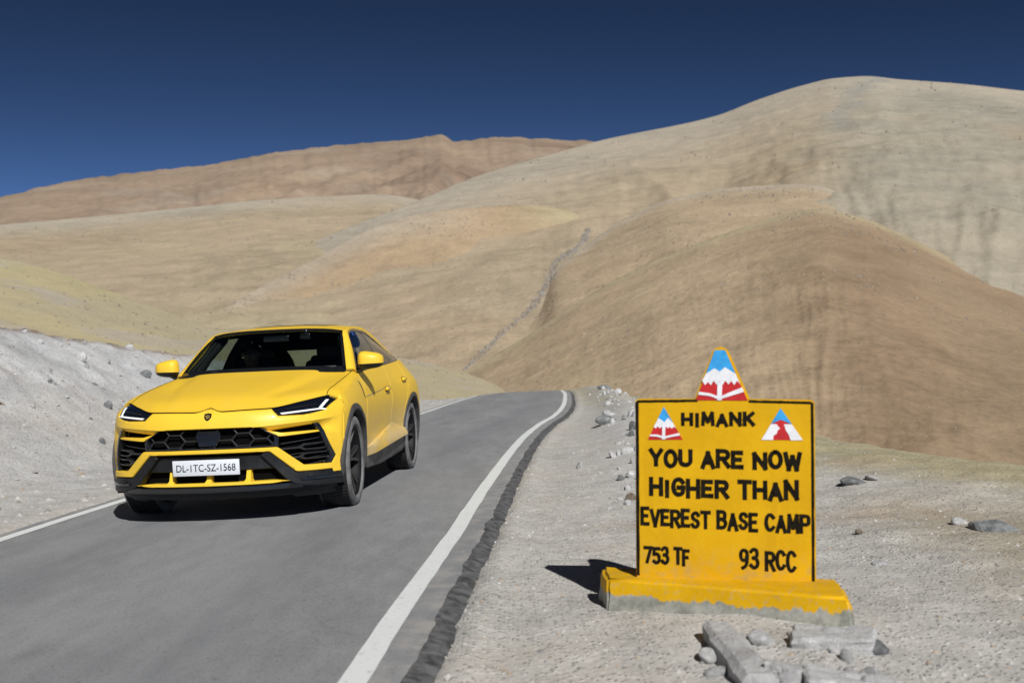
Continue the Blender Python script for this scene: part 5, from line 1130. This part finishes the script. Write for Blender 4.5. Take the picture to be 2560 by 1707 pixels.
# ================================================================== THE DRIVER (right-hand seat, behind the wheel)
def skin_mesh(name, verts, edges, radii, root, mat, sub=2):
    me = D.meshes.new(name); me.from_pydata([tuple(v) for v in verts], edges, []); o = D.objects.new(name, me); COL.objects.link(o)
    o.modifiers.new('skin', 'SKIN'); sk_ = me.skin_vertices[0].data
    for i, r in enumerate(radii): sk_[i].radius = (r, r) if not hasattr(r, '__len__') else r; sk_[i].use_root = (i == root)
    m = o.modifiers.new('sub', 'SUBSURF'); m.levels = sub; m.render_levels = sub
    bpy.context.view_layer.update(); ev = o.evaluated_get(bpy.context.evaluated_depsgraph_get()); me2 = D.meshes.new_from_object(ev); D.objects.remove(o); D.meshes.remove(me)
    me2.name = name; return link(name, me2, mat, None, 180)
M['shirt'] = simple('dark_shirt', (0.018, 0.019, 0.022), 0.9, vary=.2, vscale=30); M['skin'] = simple('skin', (0.20, 0.115, 0.07), 0.55); M['hair'] = simple('black_hair', (0.008, 0.007, 0.007), 0.6); M['trouser'] = simple('dark_trousers', (0.012, 0.013, 0.018), 0.9)
dy = -.38
Vp = [(-1.50, dy, .78), (-1.53, dy, .95), (-1.53, dy, 1.10), (-1.51, dy, 1.19), (-1.49, dy, 1.25), (-1.465, dy, 1.31), (-1.455, dy, 1.375), (-1.465, dy, 1.43)]
Ev = [(i, i + 1) for i in range(7)]; Rp = [.135, .13, .15, .10, .055, .078, .092, .07]
def chain(start, pts, rs):
    prev = start
    for p, r in zip(pts, rs): Vp.append(p); Rp.append(r); Ev.append((prev, len(Vp) - 1)); prev = len(Vp) - 1
    return prev
for s_ in (1, -1):
    chain(3, [(-1.50, dy + s_ * .12, 1.17), (-1.48, dy + s_ * .20, 1.12), (-1.36, dy + s_ * .235, .95), (-1.20, dy + s_ * .205, 1.02), (-1.085, dy + s_ * .18, 1.085), (-1.04, dy + s_ * .178, 1.10)], [.075, .062, .046, .037, .028, .033])
    chain(0, [(-1.40, dy + s_ * .10, .76), (-1.05, dy + s_ * .13, .80), (-.82, dy + s_ * .12, .50)], [.10, .075, .055])
body = skin_mesh('person', Vp, Ev, Rp, 0, M['shirt'])
PER = empty('person', (0, 0, 0)); body.name = 'body'; PER.name = 'person'
PER.matrix_world = CAR.matrix_world if False else Matrix.Translation(CAR.location) @ Matrix.Rotation(CAR.rotation_euler.z, 4, 'Z')
tag(PER, 'person in dark clothes and sunglasses driving behind the windscreen of the yellow car', 'person'); body.parent = PER
body.data.materials.append(M['skin']); body.data.materials.append(M['trouser'])
for p in body.data.polygons:
    c = p.center
    if c.z > 1.235 and abs(c.y - dy) < .13: p.material_index = 1
    elif c.x > -1.13 and c.z > .98: p.material_index = 1
    elif c.z < .86: p.material_index = 2
hx, hz = -1.455, 1.37
bm = bmesh.new(); bmesh.ops.create_uvsphere(bm, u_segments=20, v_segments=14, radius=1.0)
for v in bm.verts: v.co = (hx - .014 + v.co.x * .104, dy + v.co.y * .092, hz + .038 + v.co.z * .088)
bmesh.ops.delete(bm, geom=[f for f in bm.faces if f.calc_center_median().z < hz + .055 and f.calc_center_median().x > hx - .02], context='FACES')
me = D.meshes.new('hair'); bm.to_mesh(me); bm.free(); link('hair', me, M['hair'], PER, 60)
V, F = join_data([tube_data([(hx + .088, dy + s_ * .012, hz + .018), (hx + .090, dy + s_ * .036, hz + .016), (hx + .080, dy + s_ * .060, hz + .020)], [.012, .020, .012], 10) for s_ in (1, -1)] + [tube_data([(hx + .080, dy - .066, hz + .024), (hx + .092, dy, hz + .026), (hx + .080, dy + .066, hz + .024)], .004, 6)])
mesh('sunglasses', V, F, M['lampglass'], PER, 60)
V, F = tube_data([(hx + .086, dy, hz + .008), (hx + .104, dy, hz - .018), (hx + .094, dy, hz - .028)], [.008, .014, .010], 8); mesh('nose', V, F, M['skin'], PER, 60)
V, F = tube_data([(hx + .078, dy - .024, hz - .052), (hx + .088, dy, hz - .050), (hx + .078, dy + .024, hz - .052)], [.004, .007, .004], 6); mesh('mouth', V, F, M['skin'], PER, 60)
for s_ in (1, -1):
    V, F = tube_data([(hx - .005, dy + s_ * .086, hz + .022), (hx - .012, dy + s_ * .096, hz + .004), (hx - .004, dy + s_ * .086, hz - .022)], [.008, .014, .006], 8); mesh('ear', V, F, M['skin'], PER, 60)
    for k in range(5):      # fingers closed round the wheel rim, thumb along it
        if k < 4: z0 = 1.112 - k * .019; pts = [(-1.030, dy + s_ * .186, z0), (-1.000, dy + s_ * .200, z0 + .002), (-.990, dy + s_ * .185, z0 + .002), (-1.000, dy + s_ * .168, z0)]; r_ = .0088 - .0006 * k
        else: pts = [(-1.045, dy + s_ * .165, 1.105), (-1.035, dy + s_ * .158, 1.128), (-1.020, dy + s_ * .160, 1.146)]; r_ = .010
        V, F = tube_data(pts, [r_, r_, r_ * .95, r_ * .8][:len(pts)], 7); mesh('finger', V, F, M['skin'], PER, 60)
